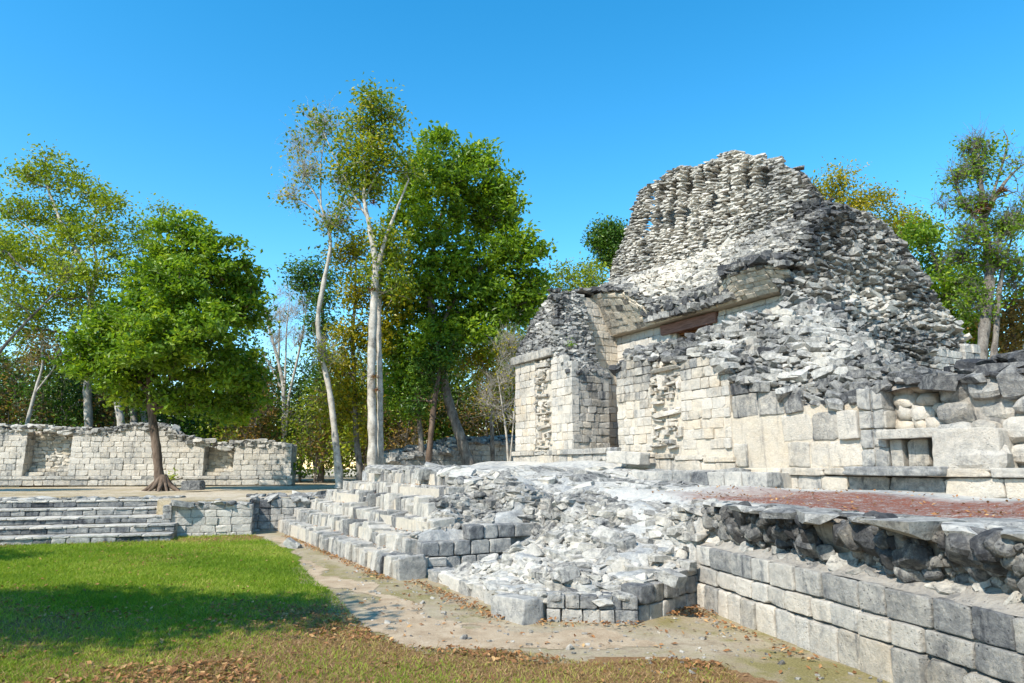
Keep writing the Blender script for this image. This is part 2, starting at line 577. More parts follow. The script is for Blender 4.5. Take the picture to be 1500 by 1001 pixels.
# the body of the flank
core.loft([[W(8.9, 2.0, 1.2), W(9.75, 2.0, 1.2), W(9.75, 8.5, 1.2), W(8.9, 8.5, 1.2)],
           [W(8.3, 2.2, 4.5), W(8.85, 2.6, 4.5), W(8.9, 8.3, 4.5), W(8.3, 8.4, 4.5)],
           [W(7.6, 2.8, 5.8), W(8.3, 3.4, 5.8), W(8.5, 7.8, 5.8), W(7.6, 7.9, 5.8)],
           [W(7.0, 3.9, 7.2), W(7.8, 4.4, 7.2), W(8.2, 7.0, 7.2), W(7.0, 7.1, 7.2)],
           [W(6.7, 4.5, 8.0), W(7.4, 4.8, 8.0), W(8.0, 5.8, 8.0), W(6.7, 5.8, 8.0)]], .6, .1)
core.sbox(.3, 7.9, 4.3, 7.2, 5.6, 7.3, .6, .1)
core.build('wall_core', m_mortar, TEMPLE)

# ---- facade masonry, left pier
ss = Stones()
tn0 = lambda u, z: .08 + .10 * (z > 4.2) + patch((u, 0, z * 1.3), 1.1, .16)
masonry(ss, P0, D, -M, 0, 1.22, 2.12, 4.86, .26, (.22, .42), .25, tone=lambda u, z: .10 + patch((u, 0, z), 1.5, .1), warm=.9, prot=.004, jit=.006, gap=.003)
masonry(ss, P0, D, -M, 2.15, 3.2, 2.12, 5.0, .24, (.22, .38), .25, top=lambda u: 4.95 - .35 * (u - 2.2), tone=tn0, warm=lambda u, z: .75 - .2 * (z - 2), prot=.008)
masonry(ss, W(3.2, 0), M, D, .02, 1.3, 2.12, 4.6, .21, (.20, .36), .22, top=lambda u: 4.45 + .1 * vn((u * 5, 1, 1)), tone=lambda u, z: .24 + .12 * (z - 2.6) + patch((u, 3, z), 1.3, .12), warm=.7, prot=.012, jit=.02)
# plinth courses below the pier
masonry(ss, W(-.06, -.06), D, -M, 0, 3.3, 1.62, 1.98, .36, (.3, .5), .3, tone=.22, warm=.7, prot=.012)
masonry(ss, W(-.09, -.09), D, -M, 0, 3.0, 1.98, 2.12, .14, (.5, .9), .3, tone=.30, warm=.5, prot=.01)
masonry(ss, W(2.75, -.12), D, -M, 0, 2.55, 1.98, 2.13, .15, (.7, 1.2), .5, tone=.42, warm=.3, prot=.01)
masonry(ss, W(2.75, -.04), D, -M, 0, 2.55, 1.6, 1.98, .19, (.3, .5), .4, tone=.35, warm=.3, prot=.015)
# front wall right of the gap
fB = lambda s: interp(s, [(5.2, 4.02), (5.5, 4.35), (6.2, 4.3), (7.5, 4.1), (8.2, 4.0), (8.9, 3.72)])
tB = lambda u, z: .06 + .32 * max(0, (z - 2.9)) + patch((u, 7, z * 1.2), 1.4, .16)
masonry(ss, P0, D, -M, 5.2, 6.5, 2.02, 4.5, .20, (.18, .36), .26, top=fB, tone=tB, warm=.8, prot=.010, gap=.003, jit=.014)
masonry(ss, P0, D, -M, 7.5, 8.92, 2.02, 4.3, .22, (.2, .42), .26, top=fB, tone=tB, warm=.85, prot=.012, gap=.003, jit=.015,
        skip=lambda u, z: (8.0 < u < 8.4 and 2.65 < z < 2.95 and rng.random() < .6))
masonry(ss, W(5.2, 1.4), -M, -D, 0, 1.38, 1.85, 4.0, .24, (.25, .4), .2, tone=.2, warm=.6)
masonry(ss, W(5.15, -.05), D, -M, 0, 3.85, 1.66, 1.92, .26, (.3, .55), .3, tone=.16, warm=.7, prot=.015, zoff=lambda u: -.05 * u)
masonry(ss, W(5.15, -.08), D, -M, 0, 3.85, 1.92, 2.03, .11, (.5, 1.0), .3, tone=.2, warm=.9, prot=.012, zoff=lambda u: -.05 * u)
ss.build('facade_wall', m_block, TEMPLE)

# ---- big-boulder wall toward the near end
ss = Stones()
tC = lambda u, z: .12 + .46 * max(0, min(1, (z - 2.15) / .6)) + patch((u * 1.5, 2, z * 1.5), 1.6, .24)
masonry(ss, P0, D, -M, 8.95, 11.75, 1.64, 3.35, .52, (.34, .72), .4, kind='big', skip=lambda u, z: (z < 2.1 and vn((u * 2.2, 3, z)) > .05) or rng.random() < .08, top=lambda u: interp(u, [(8.9, 3.4), (10, 3.15), (10.9, 2.75), (11.8, 2.75)]), tone=tC, warm=.55, prot=.03, jit=.03, gap=.009)
masonry(ss, W(0, -.04), D, -M, 11.75, 12.2, 1.64, 2.95, .30, (.22, .26), .4, kind='big', tone=lambda u, z: .36 + patch((u, 1, z), 2, .1), warm=.4, prot=.008, gap=.008)
masonry(ss, W(12.2, -.02), M, D, 0, .55, 1.64, 2.9, .3, (.25, .3), .25, kind='block', tone=.35, warm=.4)
# wall above the low niche: rounded pale stones
masonry(ss, W(0, .22), D, -M, 12.2, 13.1, 2.22, 3.0, .19, (.22, .42), .35, kind='rock', tone=lambda u, z: .12 + .35 * max(0, z - 2.65), warm=.9, prot=.03, jit=.08, gap=-.015)
ss.build('boulder_wall', m_block, TEMPLE)
ss = Stones()
masonry(ss, P0, D, -M, 13.02, 17, 1.64, 3.05, .34, (.26, .58), .45, kind='knob', top=lambda u: interp(u, [(13, 2.9), (14.2, 3.0), (17, 3.3)]), tone=lambda u, z: .22 + .20 * (z - 2) + patch((u, 5, z), 1.7, .2), warm=.45, prot=.05, jit=.06, gap=-.012)
ss.build('rough_wall', m_block, TEMPLE, smooth=False)
ss = Stones()
ss.add('big', W(13.52, -.08, 1.90), v3(D, 0), v3(-M, 0), UP, (.46, .22, .30), .24, .5, .07)
ss.add('knob', W(13.62, -.13, 1.80), v3(D, 0), v3(-M, 0), UP, (.42, .2, .24), .28, .5, .1)
ss.build('leaning_boulder', m_block, TEMPLE, smooth=False)

# ---- low niche with a slab lintel on three little uprights
ss = Stones()
ss.add('big', W(12.62, .12, 2.16), D3, -M3, UP, (.50, .32, .075), .22, .4, .01)
for k, (s_, w_) in enumerate(((12.34, .10), (12.66, .16), (12.98, .12))):
    ss.add('big', W(s_, .16 + .05 * k, 1.86), D3, -M3, UP, (w_, .18, .22), .42, .8, .03)
ss.build('niche', m_block, TEMPLE)
ss = Stones()
ss.add('big', W(12.5, -.12, 1.585), D3, -M3, UP, (.78, .42, .07), .50, .0, .0)
ss.build('door_step', m_block, TEMPLE)

# ---- plinth along the terrace
ss = Stones()
masonry(ss, W(0, -.30), D, -M, 9.5, 17.5, 1.22, 1.50, .28, (.45, .85), .35, kind='big', tone=lambda u, z: .20 + (.35 if 11.7 < u < 13. else 0) + patch((u, 1, 2), 2, .12), warm=.6, prot=.006, gap=.005, jit=.006)
masonry(ss, W(0, -.36), D, -M, 9.5, 17.5, 1.50, 1.635, .135, (.5, 1.0), .55, kind='big', tone=lambda u, z: .18 + (.35 if 11.7 < u < 13.1 else 0) + patch((u, 4, 2), 2, .12), warm=.7, prot=.008, gap=.005, jit=.008)
masonry(ss, W(9.5, -.36), M, -D, 0, .4, 1.22, 1.63, .4, (.3, .4), .3, kind='block', tone=.3, warm=.5)
ss.build('plinth', m_block, TEMPLE)

# ---- stacked masks of the facade (carved stones set in the wall)
def mask_panel(u0, u1, z0, z1, nmask, seed, top=None):
    r = np.random.default_rng(seed); ss = Stones(); w = u1 - u0; mid = (u0 + u1) / 2; H_ = (z1 - z0) / nmask
    def put(u, z, hw, hh, pr, kind='block', tone=.16, back=.16):
        if top is not None and z > top(u): return
        if back and pr > 0 and r.random() < .22: return
        u += r.normal(0, .018); z += r.normal(0, .015); hw *= r.uniform(.75, 1.15); hh *= r.uniform(.75, 1.15); pr = pr * r.uniform(.55, 1.15) if pr > 0 else pr
        kind = 'rock' if r.random() < .45 else kind
        ss.add(kind, W(u, -pr / 2 + back / 2, z), D3, -M3, UP, (hw, (pr + back) / 2, hh), tone + r.normal(0, .14), .45 + .3 * r.random(), .09)
    for k in range(nmask):
        zb = z0 + k * H_
        q = H_ / .9
        # backing stones
        for i in range(5):
            for j in range(4):
                put(u0 + w * (j + .5) / 4, zb + H_ * (i + .5) / 5, w / 8 - .006, H_ / 10 - .006, -.05 + r.uniform(-.02, .03), tone=.3)
        # brow, with drops
        put(mid, zb + .80 * H_, w * .50, .055 * q, .09)
        for j in range(5): put(u0 + w * (j + .5) / 5, zb + .88 * H_, w * .07, .035 * q, .06 + .03 * r.random())
        # eyes: frame, pupil, lid hook
        for sg in (-1, 1):
            ue = mid + sg * w * .25
            put(ue, zb + .62 * H_, w * .16, .028 * q, .10); put(ue, zb + .46 * H_, w * .16, .026 * q, .10)
            put(ue - w * .13, zb + .54 * H_, w * .035, .09 * q, .10); put(ue + w * .13, zb + .54 * H_, w * .035, .09 * q, .10)
            put(ue + sg * .02, zb + .55 * H_, w * .06, .045 * q, .13, 'rock')
            # ear scroll
            put(mid + sg * w * .46, zb + .36 * H_, w * .05, .10 * q, .08); put(mid + sg * w * .40, zb + .27 * H_, w * .09, .03 * q, .09)
            put(mid + sg * w * .30, zb + .34 * H_, w * .05, .05 * q, .05, 'rock')
        # nose stump
        put(mid, zb + .50 * H_, w * .085, .13 * q, .17, 'rock'); put(mid + .02, zb + .36 * H_, w * .10, .05 * q, .24, 'rock')
        # mouth and teeth
        put(mid, zb + .22 * H_, w * .34, .025 * q, .11)
        for j in range(4): put(mid + w * (-.24 + .16 * j), zb + .14 * H_, w * .05, .045 * q, .07 + .04 * r.random())
        put(mid - w * .22, zb + .05 * H_, w * .22, .03 * q, .14, 'rock'); put(mid + w * .24, zb + .05 * H_, w * .2, .035 * q, .16, 'rock')
    return ss


mask_panel(1.22, 2.15, 2.05, 4.85, 3, 1).build('mask_panel', m_block, TEMPLE)
mask_panel(6.5, 7.5, 2.05, 4.1, 2, 2, top=lambda u: 4.3).build('mask_panel', m_block, TEMPLE)

# ---- cornice slab over the left pier
ss = Stones()
masonry(ss, W(-.10, -.12), D, -M, 0, 2.42, 4.86, 5.12, .26, (.8, 1.3), .42, kind='big', tone=.32, warm=.5, prot=.006, gap=.003, jit=.004)
ss.build('cornice', m_block, TEMPLE)

# ---- room: end wall, back wall, doorway
ss = Stones()
masonry(ss, W(1.9, 1.2), M, D, 0, 1.55, 1.9, 7.15, .23, (.16, .42), .2, top=lambda u: 6.5 + .45 * u + .1 * vn((u * 6, 2, 1)), tone=lambda u, z: .06 + .22 * max(0, z - 6.3) + .2 * max(0, .55 - u) * (z > 4.8) + patch((u, 2, z), 1.5, .12), warm=lambda u, z: .95 if z < 6 else .3, prot=.012, jit=.02, gap=.005)
ss.build('end_wall', m_block, TEMPLE)
for lo_, hi_ in ((1.86, 5.25), (5.25, 8.75)):
  ss = Stones()
  masonry(ss, W(0, 2.68), D, -M, lo_, hi_, 1.85, 5.72, .22, (.22, .46), .2, tone=lambda u, z: .04 + patch((u, 2, z), 1.4, .08), warm=.22, prot=.006, gap=.003, jit=.006,
          skip=lambda u, z: 4.5 < u < 6.0 and z < 5.42 or 4.1 < u < 6.15 and 5.40 < z < 5.72)
  ss.build('back_wall', m_block, TEMPLE)
g = Geo(); g.sbox(4.02, 6.18, 2.60, 2.86, 5.42, 5.70); g.build('lintel', m_wood_red, TEMPLE)
g = Geo()
for k in range(7):
    b0 = 2.88 + k * .2
    g.sbox(4.47, 6.03, b0, b0 + .185, 5.36 - .03 * (k % 2), 5.56)
g.sbox(4.5, 6.0, 4.3, 4.36, 1.3, 5.36)
for k in range(9): g.sbox(5.94, 6.01, 2.9 + .0, 4.3, 3.2 + k * .24, 3.42 + k * .24)
g.build('roof_beam', m_wood_brown, TEMPLE)

# ---- overhanging spring of the fallen vault, and the broken roof above it
lipb = lambda s: interp(s, [(0, 1.95), (1.9, 1.75), (3.5, 1.82), (4.1, 2.25), (6.7, 2.25), (7.3, 1.95), (8.3, 1.95), (9, 2.3)])
lipz = lambda s: interp(s, [(0, 7.2), (2.3, 7.12), (3.4, 6.85), (4.1, 6.15), (6.6, 6.2), (7.2, 6.5), (8.3, 6.45), (9, 6.2)])
soffb = lambda s: interp(s, [(0, 2.42), (8, 2.42), (9, 2.6)])
g = Geo()
rings = []
for s_ in np.concatenate([[.15, 1, 1.9], np.arange(2.3, 8.45, .3)]):
    lb, lz = lipb(s_), lipz(s_)
    e = .05 * vn((s_ * 3, 0, 0))
    rings.append([W(s_, 4.2, 5.68), W(s_, soffb(s_), 5.74 + e * .3), W(s_, lerp(soffb(s_), lb, .55), lerp(5.74, lz, .5) - .02), W(s_, lb + .04, lz - .12 + e), W(s_, lb + .25, lz + .02), W(s_, 3.55 - 1.1 * max(0, s_ - 7.8), 7.72 - 1.3 * max(0, s_ - 7.8)), W(s_, 4.2, 7.8 - 1.6 * max(0, s_ - 7.8))])
g.loft(rings, .20, .9)
g.build('vault_overhang', m_mortar, TEMPLE)
SO = lambda u, v: W(lerp(1.95, 8.55, u), lerp(soffb(lerp(1.95, 8.55, u)), lipb(lerp(1.95, 8.55, u)), v), lerp(5.76, lipz(lerp(1.95, 8.55, u)) - .1, v))
ss = Stones()
for iv in range(6):
    v_ = (iv + .5) / 6; u_ = 0.
    while u_ < 1:
        w_ = rng.uniform(.16, .34) / 6.6
        p = SO(u_ + w_ / 2, v_); tv_ = SO(u_ + w_ / 2, v_ + .02) - p; tv_ /= np.linalg.norm(tv_); tu_ = SO(u_ + w_ / 2 + .004, v_) - p; tu_ /= np.linalg.norm(tu_)
        nn_ = np.cross(tu_, tv_); nn_ *= np.sign(nn_ @ (-M3 - UP * .5)); nn_ /= np.linalg.norm(nn_)
        hh_ = np.linalg.norm(SO(u_ + w_ / 2, min(v_ + 1 / 6, 1)) - p) / 2
        dk_ = .12 + patch(p, 1.6, .30) + (.45 if rng.random() < .10 else 0)
        ss.add('block', p - nn_ * (.03 + rng.normal(0, .014)), tu_, nn_, tv_, (w_ * 3.3 - .004, .06, max(.04, hh_) - .004), dk_, 1.2, .03)
        u_ += w_
# dark string course along the broken middle
masonry(ss, W(0, 2.16), D, -M, 3.7, 7.15, 5.80, 6.22, .21, (.15, .3), .3, kind='rock', tone=lambda u, z: .52 + .25 * (z > 6) + .1 * vn((u * 2, 0, z)), warm=.1, prot=.03, jit=.10, gap=-.02)
masonry(ss, W(0, 1.93), D, -M, 7.0, 8.5, 6.35, 6.62, .14, (.15, .3), .3, kind='rock', tone=.74, warm=.0, prot=.03, jit=.10, gap=-.02)
ss.build('string_course', m_stone, TEMPLE)
RS = lambda u, v: W(lerp(.0, 8.75, u), lerp(lipb(lerp(0, 8.75, u)), 3.62, v ** .9) + .05 * vn((u * 20, v * 4, 0)), lerp(lipz(lerp(0, 8.75, u)), 7.85, v) + .12 * math.sin(v * 3.1))
def tRS(p):
    s_, b_ = SB(p[0], p[1])
    lo = float(interp(s_, [(0, .54), (2.8, .52), (3.6, .16), (6.6, .12), (7.2, .36), (9, .48)]))
    return lo + patch(p, 1.1, .18) + (.2 if b_ < lipb(s_) + .25 else 0)
ss = Stones()
scatter(ss, surf_grid(RS, 80, 24), .15, .40, 'flat', tone=tRS, warm=.4, outward=-M3 + UP * .3, tilt=.22, dens=1.3, depthk=1.0)
scatter(ss, surf_grid(RS, 80, 24, v=(0, .12)), .22, .40, 'flat', tone=lambda p: tRS(p) + .12, warm=.2, outward=-M3, tilt=.15)
ss.build('vault_rubble', m_stone, TEMPLE)

# ---- roof comb
ZC = 7.55
ct = lambda u: interp(u, [(0, 11.2), (.12, 11.25), (.27, 11.36), (.38, 11.2), (.46, 10.98), (.55, 10.95), (.68, 10.92), (.76, 10.62), (.86, 10.2), (.95, 9.85), (1, 9.5)]) + .05 * vn((u * 40, 0, 3))
cs = lambda u, v: lerp(lerp(-.25, 8.4, u), lerp(1.40, 7.6, u), v)
SLOT = []; GRV = []
rq = np.random.default_rng(12)
for i, s0_ in enumerate((2.12, 2.72, 3.32, 3.9, 4.5, 5.1, 5.72, 6.35, 6.95)):
    tz_ = float(ct((s0_ + .1) / 8.))
    hi = min(tz_ - .30, 10.95); o_ = rq.normal(0, .04, 4)
    if i not in (6,): SLOT.append((s0_ - .21, s0_ + .21, hi - .66 + o_[0], hi + o_[1]))
    if i not in (4, 6, 7, 8): SLOT.append((s0_ - .26, s0_ + .16, hi - 1.46 + o_[2], hi - .86 + o_[3]))
    GRV.append((s0_ - .02, 8.3 + .9 * rq.random(), hi + .15))
def combrel(s_, z_):
    d = 0.
    for (gs, a, b) in GRV:
        if a - .1 < z_ < b + .1: d += .26 * math.exp(-((s_ - gs) / .09) ** 4)
    return d + .03 * math.sin(s_ * 8.2)
def CS_(u, v):
    s_ = cs(u, v); z_ = lerp(ZC, ct(u), v)
    b = 3.62 + .16 * (z_ - ZC) + combrel(s_, z_) + .25 * max(0, (u - .88) / .12) ** 2 + .06 * max(0, (.05 - u) / .05) ** 2
    return W(s_, b, z_)
ss = Stones()
def tcomb(p):
    s_, b_ = SB(p[0], p[1])
    return .19 + patch(p, .9, .09) + .16 * max(0, min(1, (p[2] - 10.2))) + .20 * max(0, min(1, (s_ - 6.0) / 1.2)) + patch(p * np.array([3, 3, .5]), 1., .09, 2)
def cskip(u, v):
    s_ = cs(u, v); z_ = lerp(ZC, ct(u), v)
    return any(a < s_ < b and c < z_ < d for a, b, c, d in SLOT)
courses(ss, CS_, .155, .066, tone=tcomb, warm=.12, depth=.3, u=(0, 1), v=(0, 1.0), outward=-M3, skip=cskip, jitn=.04, jit=.10)
# right end of the comb, sloping round to the back
CE = lambda u, v: W(cs(1, v) - .35 * u, lerp(4.45, 6.6 - .9 * v, u) + .16 * (lerp(ZC, ct(1), v) - ZC) * (1 - u), lerp(ZC, ct(1) - .3 * u, v))
courses(ss, CE, .18, .075, tone=.62, depth=.3, outward=D3, jitn=.03)
# loose cap stones along the top
TOPG = np.array([[W(cs(u, 1), 3.75 + .16 * (ct(u) - ZC) + (.0 + .9 * k), ct(u) - .12) for k in (0, .5, 1)] for u in np.linspace(0.08, 1, 80)])
scatter(ss, TOPG, .18, .42, 'normal', tone=.62, warm=.0, outward=UP, sink=.1, tilt=.2)
ss.build('roof_comb', m_stone, TEMPLE)
g = Geo(); rings = []
for v in np.linspace(0, 1, 9):
    fr = []; bk = []
    for u in np.linspace(0.03, .93, 40):
        s_ = cs(u, v); z_ = lerp(ZC - .1, ct(u) - .06, v)
        fr.append(W(s_, 3.62 + .16 * (z_ - ZC) + .55 * max(0, (u - .86) / .14) ** 2 + 1.1, z_)); bk.append(W(s_, 6.2 - .35 * (z_ - ZC), z_))
    rings.append(fr + bk[::-1])
g.loft(rings, .62, .1)
g.build('comb_core', m_mortar, TEMPLE)

# ---- the near flank: a slumped slope of slabs
def FL(u, v):
    z = lerp(4.55, 8.22, v)
    bl = interp(z, [(4.5, 2.1), (5.8, 2.25), (6.5, 2.35), (7.3, 2.9), (8.3, 3.7)])
    br = interp(z, [(4.4, 8.65), (5.15, 8.6), (5.6, 8.4), (6.05, 7.97), (6.6, 7.65), (7.2, 7.45), (7.8, 7.1), (8.05, 6.7), (8.22, 6.0)])
    b = lerp(bl, br, u)
    s_ = 9.32 - .19 * (z - 4.5) - .55 * max(0, 1 - u * 5) ** 2 - .12 * max(0, (u - .88) / .12) ** 2 - .10 * max(0, (v - .9) / .1) ** 2
    s_ += .10 * vn((b * 1.5, z * 1.5, 1)) - .12 * math.exp(-((z - 6.2 + .12 * (b - 4)) / .35) ** 2)
    return W(s_, b, z)
ss = Stones()
def tfl(p):
    s_, b_ = SB(p[0], p[1])
    return .54 + patch(p, .8, .20) + patch(p, 2.4, .12, 4) - .22 * math.exp(-((p[2] - 5.6) / .7) ** 2) + .1 * (p[2] > 7)
courses(ss, FL, .185, .088, tone=tfl, warm=.12, depth=.36, v=(0, 1.0), outward=D3, jitn=.075, jit=.22)
g = Geo(); g.grid(np.array([[FL(a, c) - D3 * (.17 + .06 * vn(FL(a, c), 3.)) for c in np.linspace(0, 1, 70)] for a in np.linspace(.12, 1, 90)]), .42, .3); g.build('rubble_bed', m_mortar, TEMPLE)
scatter(ss, surf_grid(FL, 40, 30), .20, .40, 'flat', tone=tfl, warm=.1, outward=D3, sink=.0, tilt=.25, dens=.5, rel=1.6)
TP = np.array([[W(lerp(8.6, 6.6, k), b, 8.20 + .05 * k) for k in (0, .5, 1)] for b in np.linspace(3.8, 6.2, 20)])
FL2 = lambda u, v: W(lerp(9.75, 9.3, v) + .25 * u - .5 * max(0, 1 - u * 5) ** 2, lerp(1.6, 6.2, u), lerp(2.9, 4.65, v))
courses(ss, FL2, .19, .08, tone=lambda p: .54 + patch(p, .8, .2), warm=.2, depth=.36, outward=D3, jitn=.05, jit=.16)
scatter(ss, TP, .2, .4, 'normal', tone=.7, warm=0, outward=UP, sink=.1, tilt=.2)
CPG = []
for v in np.linspace(0, 1, 24):
    a = RS(1.0, v); zz = a[2]; b2 = FL(.16, min(1, (max(zz, 4.6) - 4.55) / 3.67))
    mid = (a + b2) / 2 + (D3 - M3) * .22
    CPG.append([(1 - w) ** 2 * a + 2 * w * (1 - w) * mid + w * w * b2 for w in np.linspace(0, 1, 10)])
CPG = np.array(CPG)
scatter(ss, CPG, .17, .42, 'flat', tone=tfl, warm=.1, outward=D3 - M3, tilt=.2, dens=1.3, depthk=1.1)
ss.build('flank_rubble', m_stone, TEMPLE)
# neat white course of squared blocks at the foot of the flank, and its end pillar
ss = Stones()
masonry(ss, W(9.34, 0), M, D, 5.2, 8.2, 3.9, 4.62, .17, (.19, .24), .2, kind='block', tone=.20, warm=.0, prot=.003, gap=.006, jit=.004)
masonry(ss, W(9.45, 0), M, D, 8.2, 8.85, 3.4, 4.85, .3, (.3, .4), .4, kind='block', tone=.42, warm=.0, prot=.03)
ss.build('base_course', m_block, TEMPLE)

# ---- rubble lying on the broken tops of the lower walls
capA = [(-.05, 5.3), (.15, 5.9), (.5, 6.75), (.9, 7.05), (1.55, 7.1), (1.85, 6.85), (2.0, 6.3), (2.25, 5.5), (2.55, 4.85), (2.85, 4.5), (3.2, 4.25)]
def hA(s_, b_):
    f0 = 5.12 if s_ < 2.35 else lerp(5.0, 4.35, (s_ - 2.35) / .85)
    return min(f0 + max(0, b_ - .05) * 2.5, interp(s_, capA)) + .07 * vn((s_ * 4, b_ * 4, 0))
GA = np.array([[W(s_, b_, hA(s_, b_)) for b_ in np.linspace(.0, 1.35, 16)] for s_ in np.linspace(-.02, 3.18, 36)])
ss = Stones()
ta = lambda p: .56 + patch(p, 1.2, .2)
scatter(ss, GA, .155, .40, 'flat', tone=ta, warm=.12, outward=-M3 + UP * .5 + D3 * .2, tilt=.26, dens=1.2, var=.45)
GA2 = np.array([[W(s_, b_, 7.1 + .1 * vn((s_ * 4, b_ * 4, 0)) - .9 * max(0, .5 - s_)) for b_ in np.linspace(1.2, 2.2, 8)] for s_ in np.linspace(.1, 1.9, 12)])
scatter(ss, GA2, .17, .4, 'normal', tone=.6, warm=.0, outward=UP, tilt=.2)
# raw right-hand edge of the pier, where the wall has come away
GA3 = np.array([[W(interp(z, [(4.2, 2.95), (4.6, 2.62), (5, 2.42), (5.9, 2.10), (6.75, 1.92), (7.1, 1.7)]), b_, z) for b_ in np.linspace(.25, 1.32, 8)] for z in np.linspace(4.3, 7.05, 20)])
scatter(ss, GA3, .155, .42, 'flat', tone=lambda p: .56 + patch(p, 1.5, .2), warm=.25, outward=D3, tilt=.18)
g = Geo(); g.grid(GA - np.array([0, 0, .09]) + M3 * .06, .6, .1); g.grid(GA3 - D3 * .1, .5, .3); g.grid(GA2 - UP * .08, .6, .1); g.build('rubble_bed', m_mortar, TEMPLE)
ss.build('pier_rubble', m_stone, TEMPLE)

capB = [(5.15, 4.08), (5.35, 4.28), (5.65, 4.58), (6.2, 4.62), (7, 4.55), (7.7, 4.62), (8.4, 4.95), (9.2, 4.95), (9.7, 4.7), (10.4, 4.2), (11.2, 3.6), (12, 3.25), (13, 3.1), (14.2, 3.38), (15, 3.6), (17, 3.8)]
frB = [(5.15, 4.02), (5.5, 4.35), (6.2, 4.3), (7.5, 4.1), (8.2, 4.0), (8.9, 3.72), (9.0, 3.45), (10, 3.2), (10.9, 2.8), (11.8, 2.75), (12.2, 2.95), (13.05, 2.9), (14.2, 3.0), (17, 3.3)]
def hB(s_, b_):
    c = interp(s_, capB)
    h = min(interp(s_, frB) + max(0, b_ - .05) * 1.25, c)
    if s_ < 9.2: h -= 1.5 * max(0, b_ - 1.15)
    elif s_ < 11.5: h = max(h, min(c, h) + .25 * max(0, b_ - 1) * (11.5 - s_) / 2.3)
    return h + .08 * vn((s_ * 3, b_ * 3, 1))
GB = np.array([[W(s_, b_, hB(s_, b_)) for b_ in np.linspace(0, 2.5 if s_ > 9.2 else 1.5, 18)] for s_ in np.linspace(5.15, 16.8, 110)])
ss = Stones()
def tb(p):
    s_, b_ = SB(p[0], p[1])
    return .57 + patch(p, 1.0, .20) + patch(p, 2.6, .12, 4) - (.14 if 9 < s_ < 11.5 and b_ > 1 else 0)
kB = lambda p: SB(p[0], p[1])[0] < 12.6
scatter(ss, GB, .18, .46, 'flat', tone=tb, warm=.15, outward=-M3 + UP * .4, tilt=.28, dens=1.2, keep=kB, var=.5)
scatter(ss, GB, .26, .36, 'flat', tone=lambda p: .66 + patch(p, 1.0, .15), warm=.05, outward=-M3 + UP * .4, tilt=.12, dens=1.2, keep=lambda p: not kB(p))
g = Geo(); g.grid(GB - np.array([0, 0, .1]) + M3 * .06, .62, .1); g.build('rubble_bed', m_mortar, TEMPLE)
ss.build('wall_rubble', m_stone, TEMPLE)

# ================================================================== the stepped platform in front of the temple
PLAT = empty('stone_platform', W(5, -3, 0))
setp(PLAT, 'long grey stone platform with a broken stairway and slumped rubble below the temple', 'platform', kind='thing')
TR, HB = .40, -7.08                       # tread, front of the lowest step
ZR = [.29, .54, .76, 1.02, 1.26, 1.53]    # tops of the six steps
SL = [-.6, -.2, -.1, .0, .3, .9]
SR = [8.9, 8.2, 8.1, 7.4, 7.0, 6.2]

cp = np.array([(-3, -4.6, 1.25), (0, -4.7, 1.55), (2, -4.7, 1.60), (4, -4.7, 1.62), (6, -4.7, 1.55), (6.6, -5.0, 1.38), (7.1, -5.5, 1.14), (7.7, -5.95, .88), (8.2, -6.3, .6), (8.75, -6.5, .3),
               (9.2, -6.5, .16), (10.4, -6.55, .17), (11.3, -6.58, .18), (12.1, -6.6, .2), (12.75, -5.8, .28), (12.5, -5.0, .42),
               (9.1, -6.1, .10), (8.9, -5.7, .12), (8.9, -5.2, .20), (8.8, -4.75, .40), (9.35, -5.8, .16), (9.4, -5.3, .26), (9.5, -4.8, .60), (10, -5.9, .28), (10, -5.3, .50), (8.3, -5.6, .62), (8.2, -5.0, .80), (10.3, -5.75, .52), (11.6, -5.75, .48), (9.9, -4.85, .80), (11.2, -5.05, .80), (12.2, -4.9, .66),
               (8, -4.5, 1.28), (9.2, -4.3, 1.16), (10.6, -4.2, 1.12), (12.3, -4.1, 1.17), (7, -4.4, 1.48), (7, -3, 1.50), (9, -3.2, 1.32), (10.5, -3, 1.24), (12, -3, 1.22), (16, -4, 1.22), (20, -5, 1.22), (22, -5, 1.22),
               (12, -.5, 1.28), (16, -.5, 1.28), (22, -.5, 1.28), (8, -1.2, 1.36), (10, -1.2, 1.30), (0, -3, 1.66), (3, -3, 1.68), (5.6, -3, 1.62), (0, 0, 1.82), (4, 0, 1.80), (-6, -4, 1.05), (-6, 0, 1.15), (-2.5, -2, 1.5), (6, -1, 1.56)])


def hP(s_, b_):
    s_ = np.asarray(s_, float); b_ = np.asarray(b_, float)
    d2 = (s_[..., None] - cp[:, 0]) ** 2 + (b_[..., None] - cp[:, 1]) ** 2 * 1.6 + .02
    w = d2 ** -2.0
    z = (w * cp[:, 2]).sum(-1) / w.sum(-1)
    # the step of the squared facing beside the stairs
    sw = 8.42
    lowz = np.interp(b_, [-6.6, -5.8, -5.3, -4.8, -4.5], [-.03, -.03, .06, .34, .66]) + .30 * np.maximum(0, s_ - sw - .25)
    hiz = np.interp(b_, [-6.6, -6.45, -5.7, -4.5], [.24, .44, .66, .70])
    band = (b_ > -6.7) & (b_ < -4.5)
    z = np.where(band & (s_ > sw) & (s_ < sw + 1.6), np.minimum(z, lowz), z)
    return np.where(band & (s_ <= sw) & (s_ > sw - .5), np.maximum(z, hiz), z)


poly = np.array([(-1.2, .3), (-1.2, -4.5), (-.2, -4.85), (6.2, -4.85), (6.95, -5.3), (7.35, -5.75), (8.0, -6.2), (8.2, -6.55), (8.85, -6.55), (9.15, -6.5), (12.1, -6.62), (12.3, -6.5), (12.78, -5.8), (12.55, -5.45), (12.42, -4.62), (12.45, -4.25), (22, -6.9), (22, .3)])


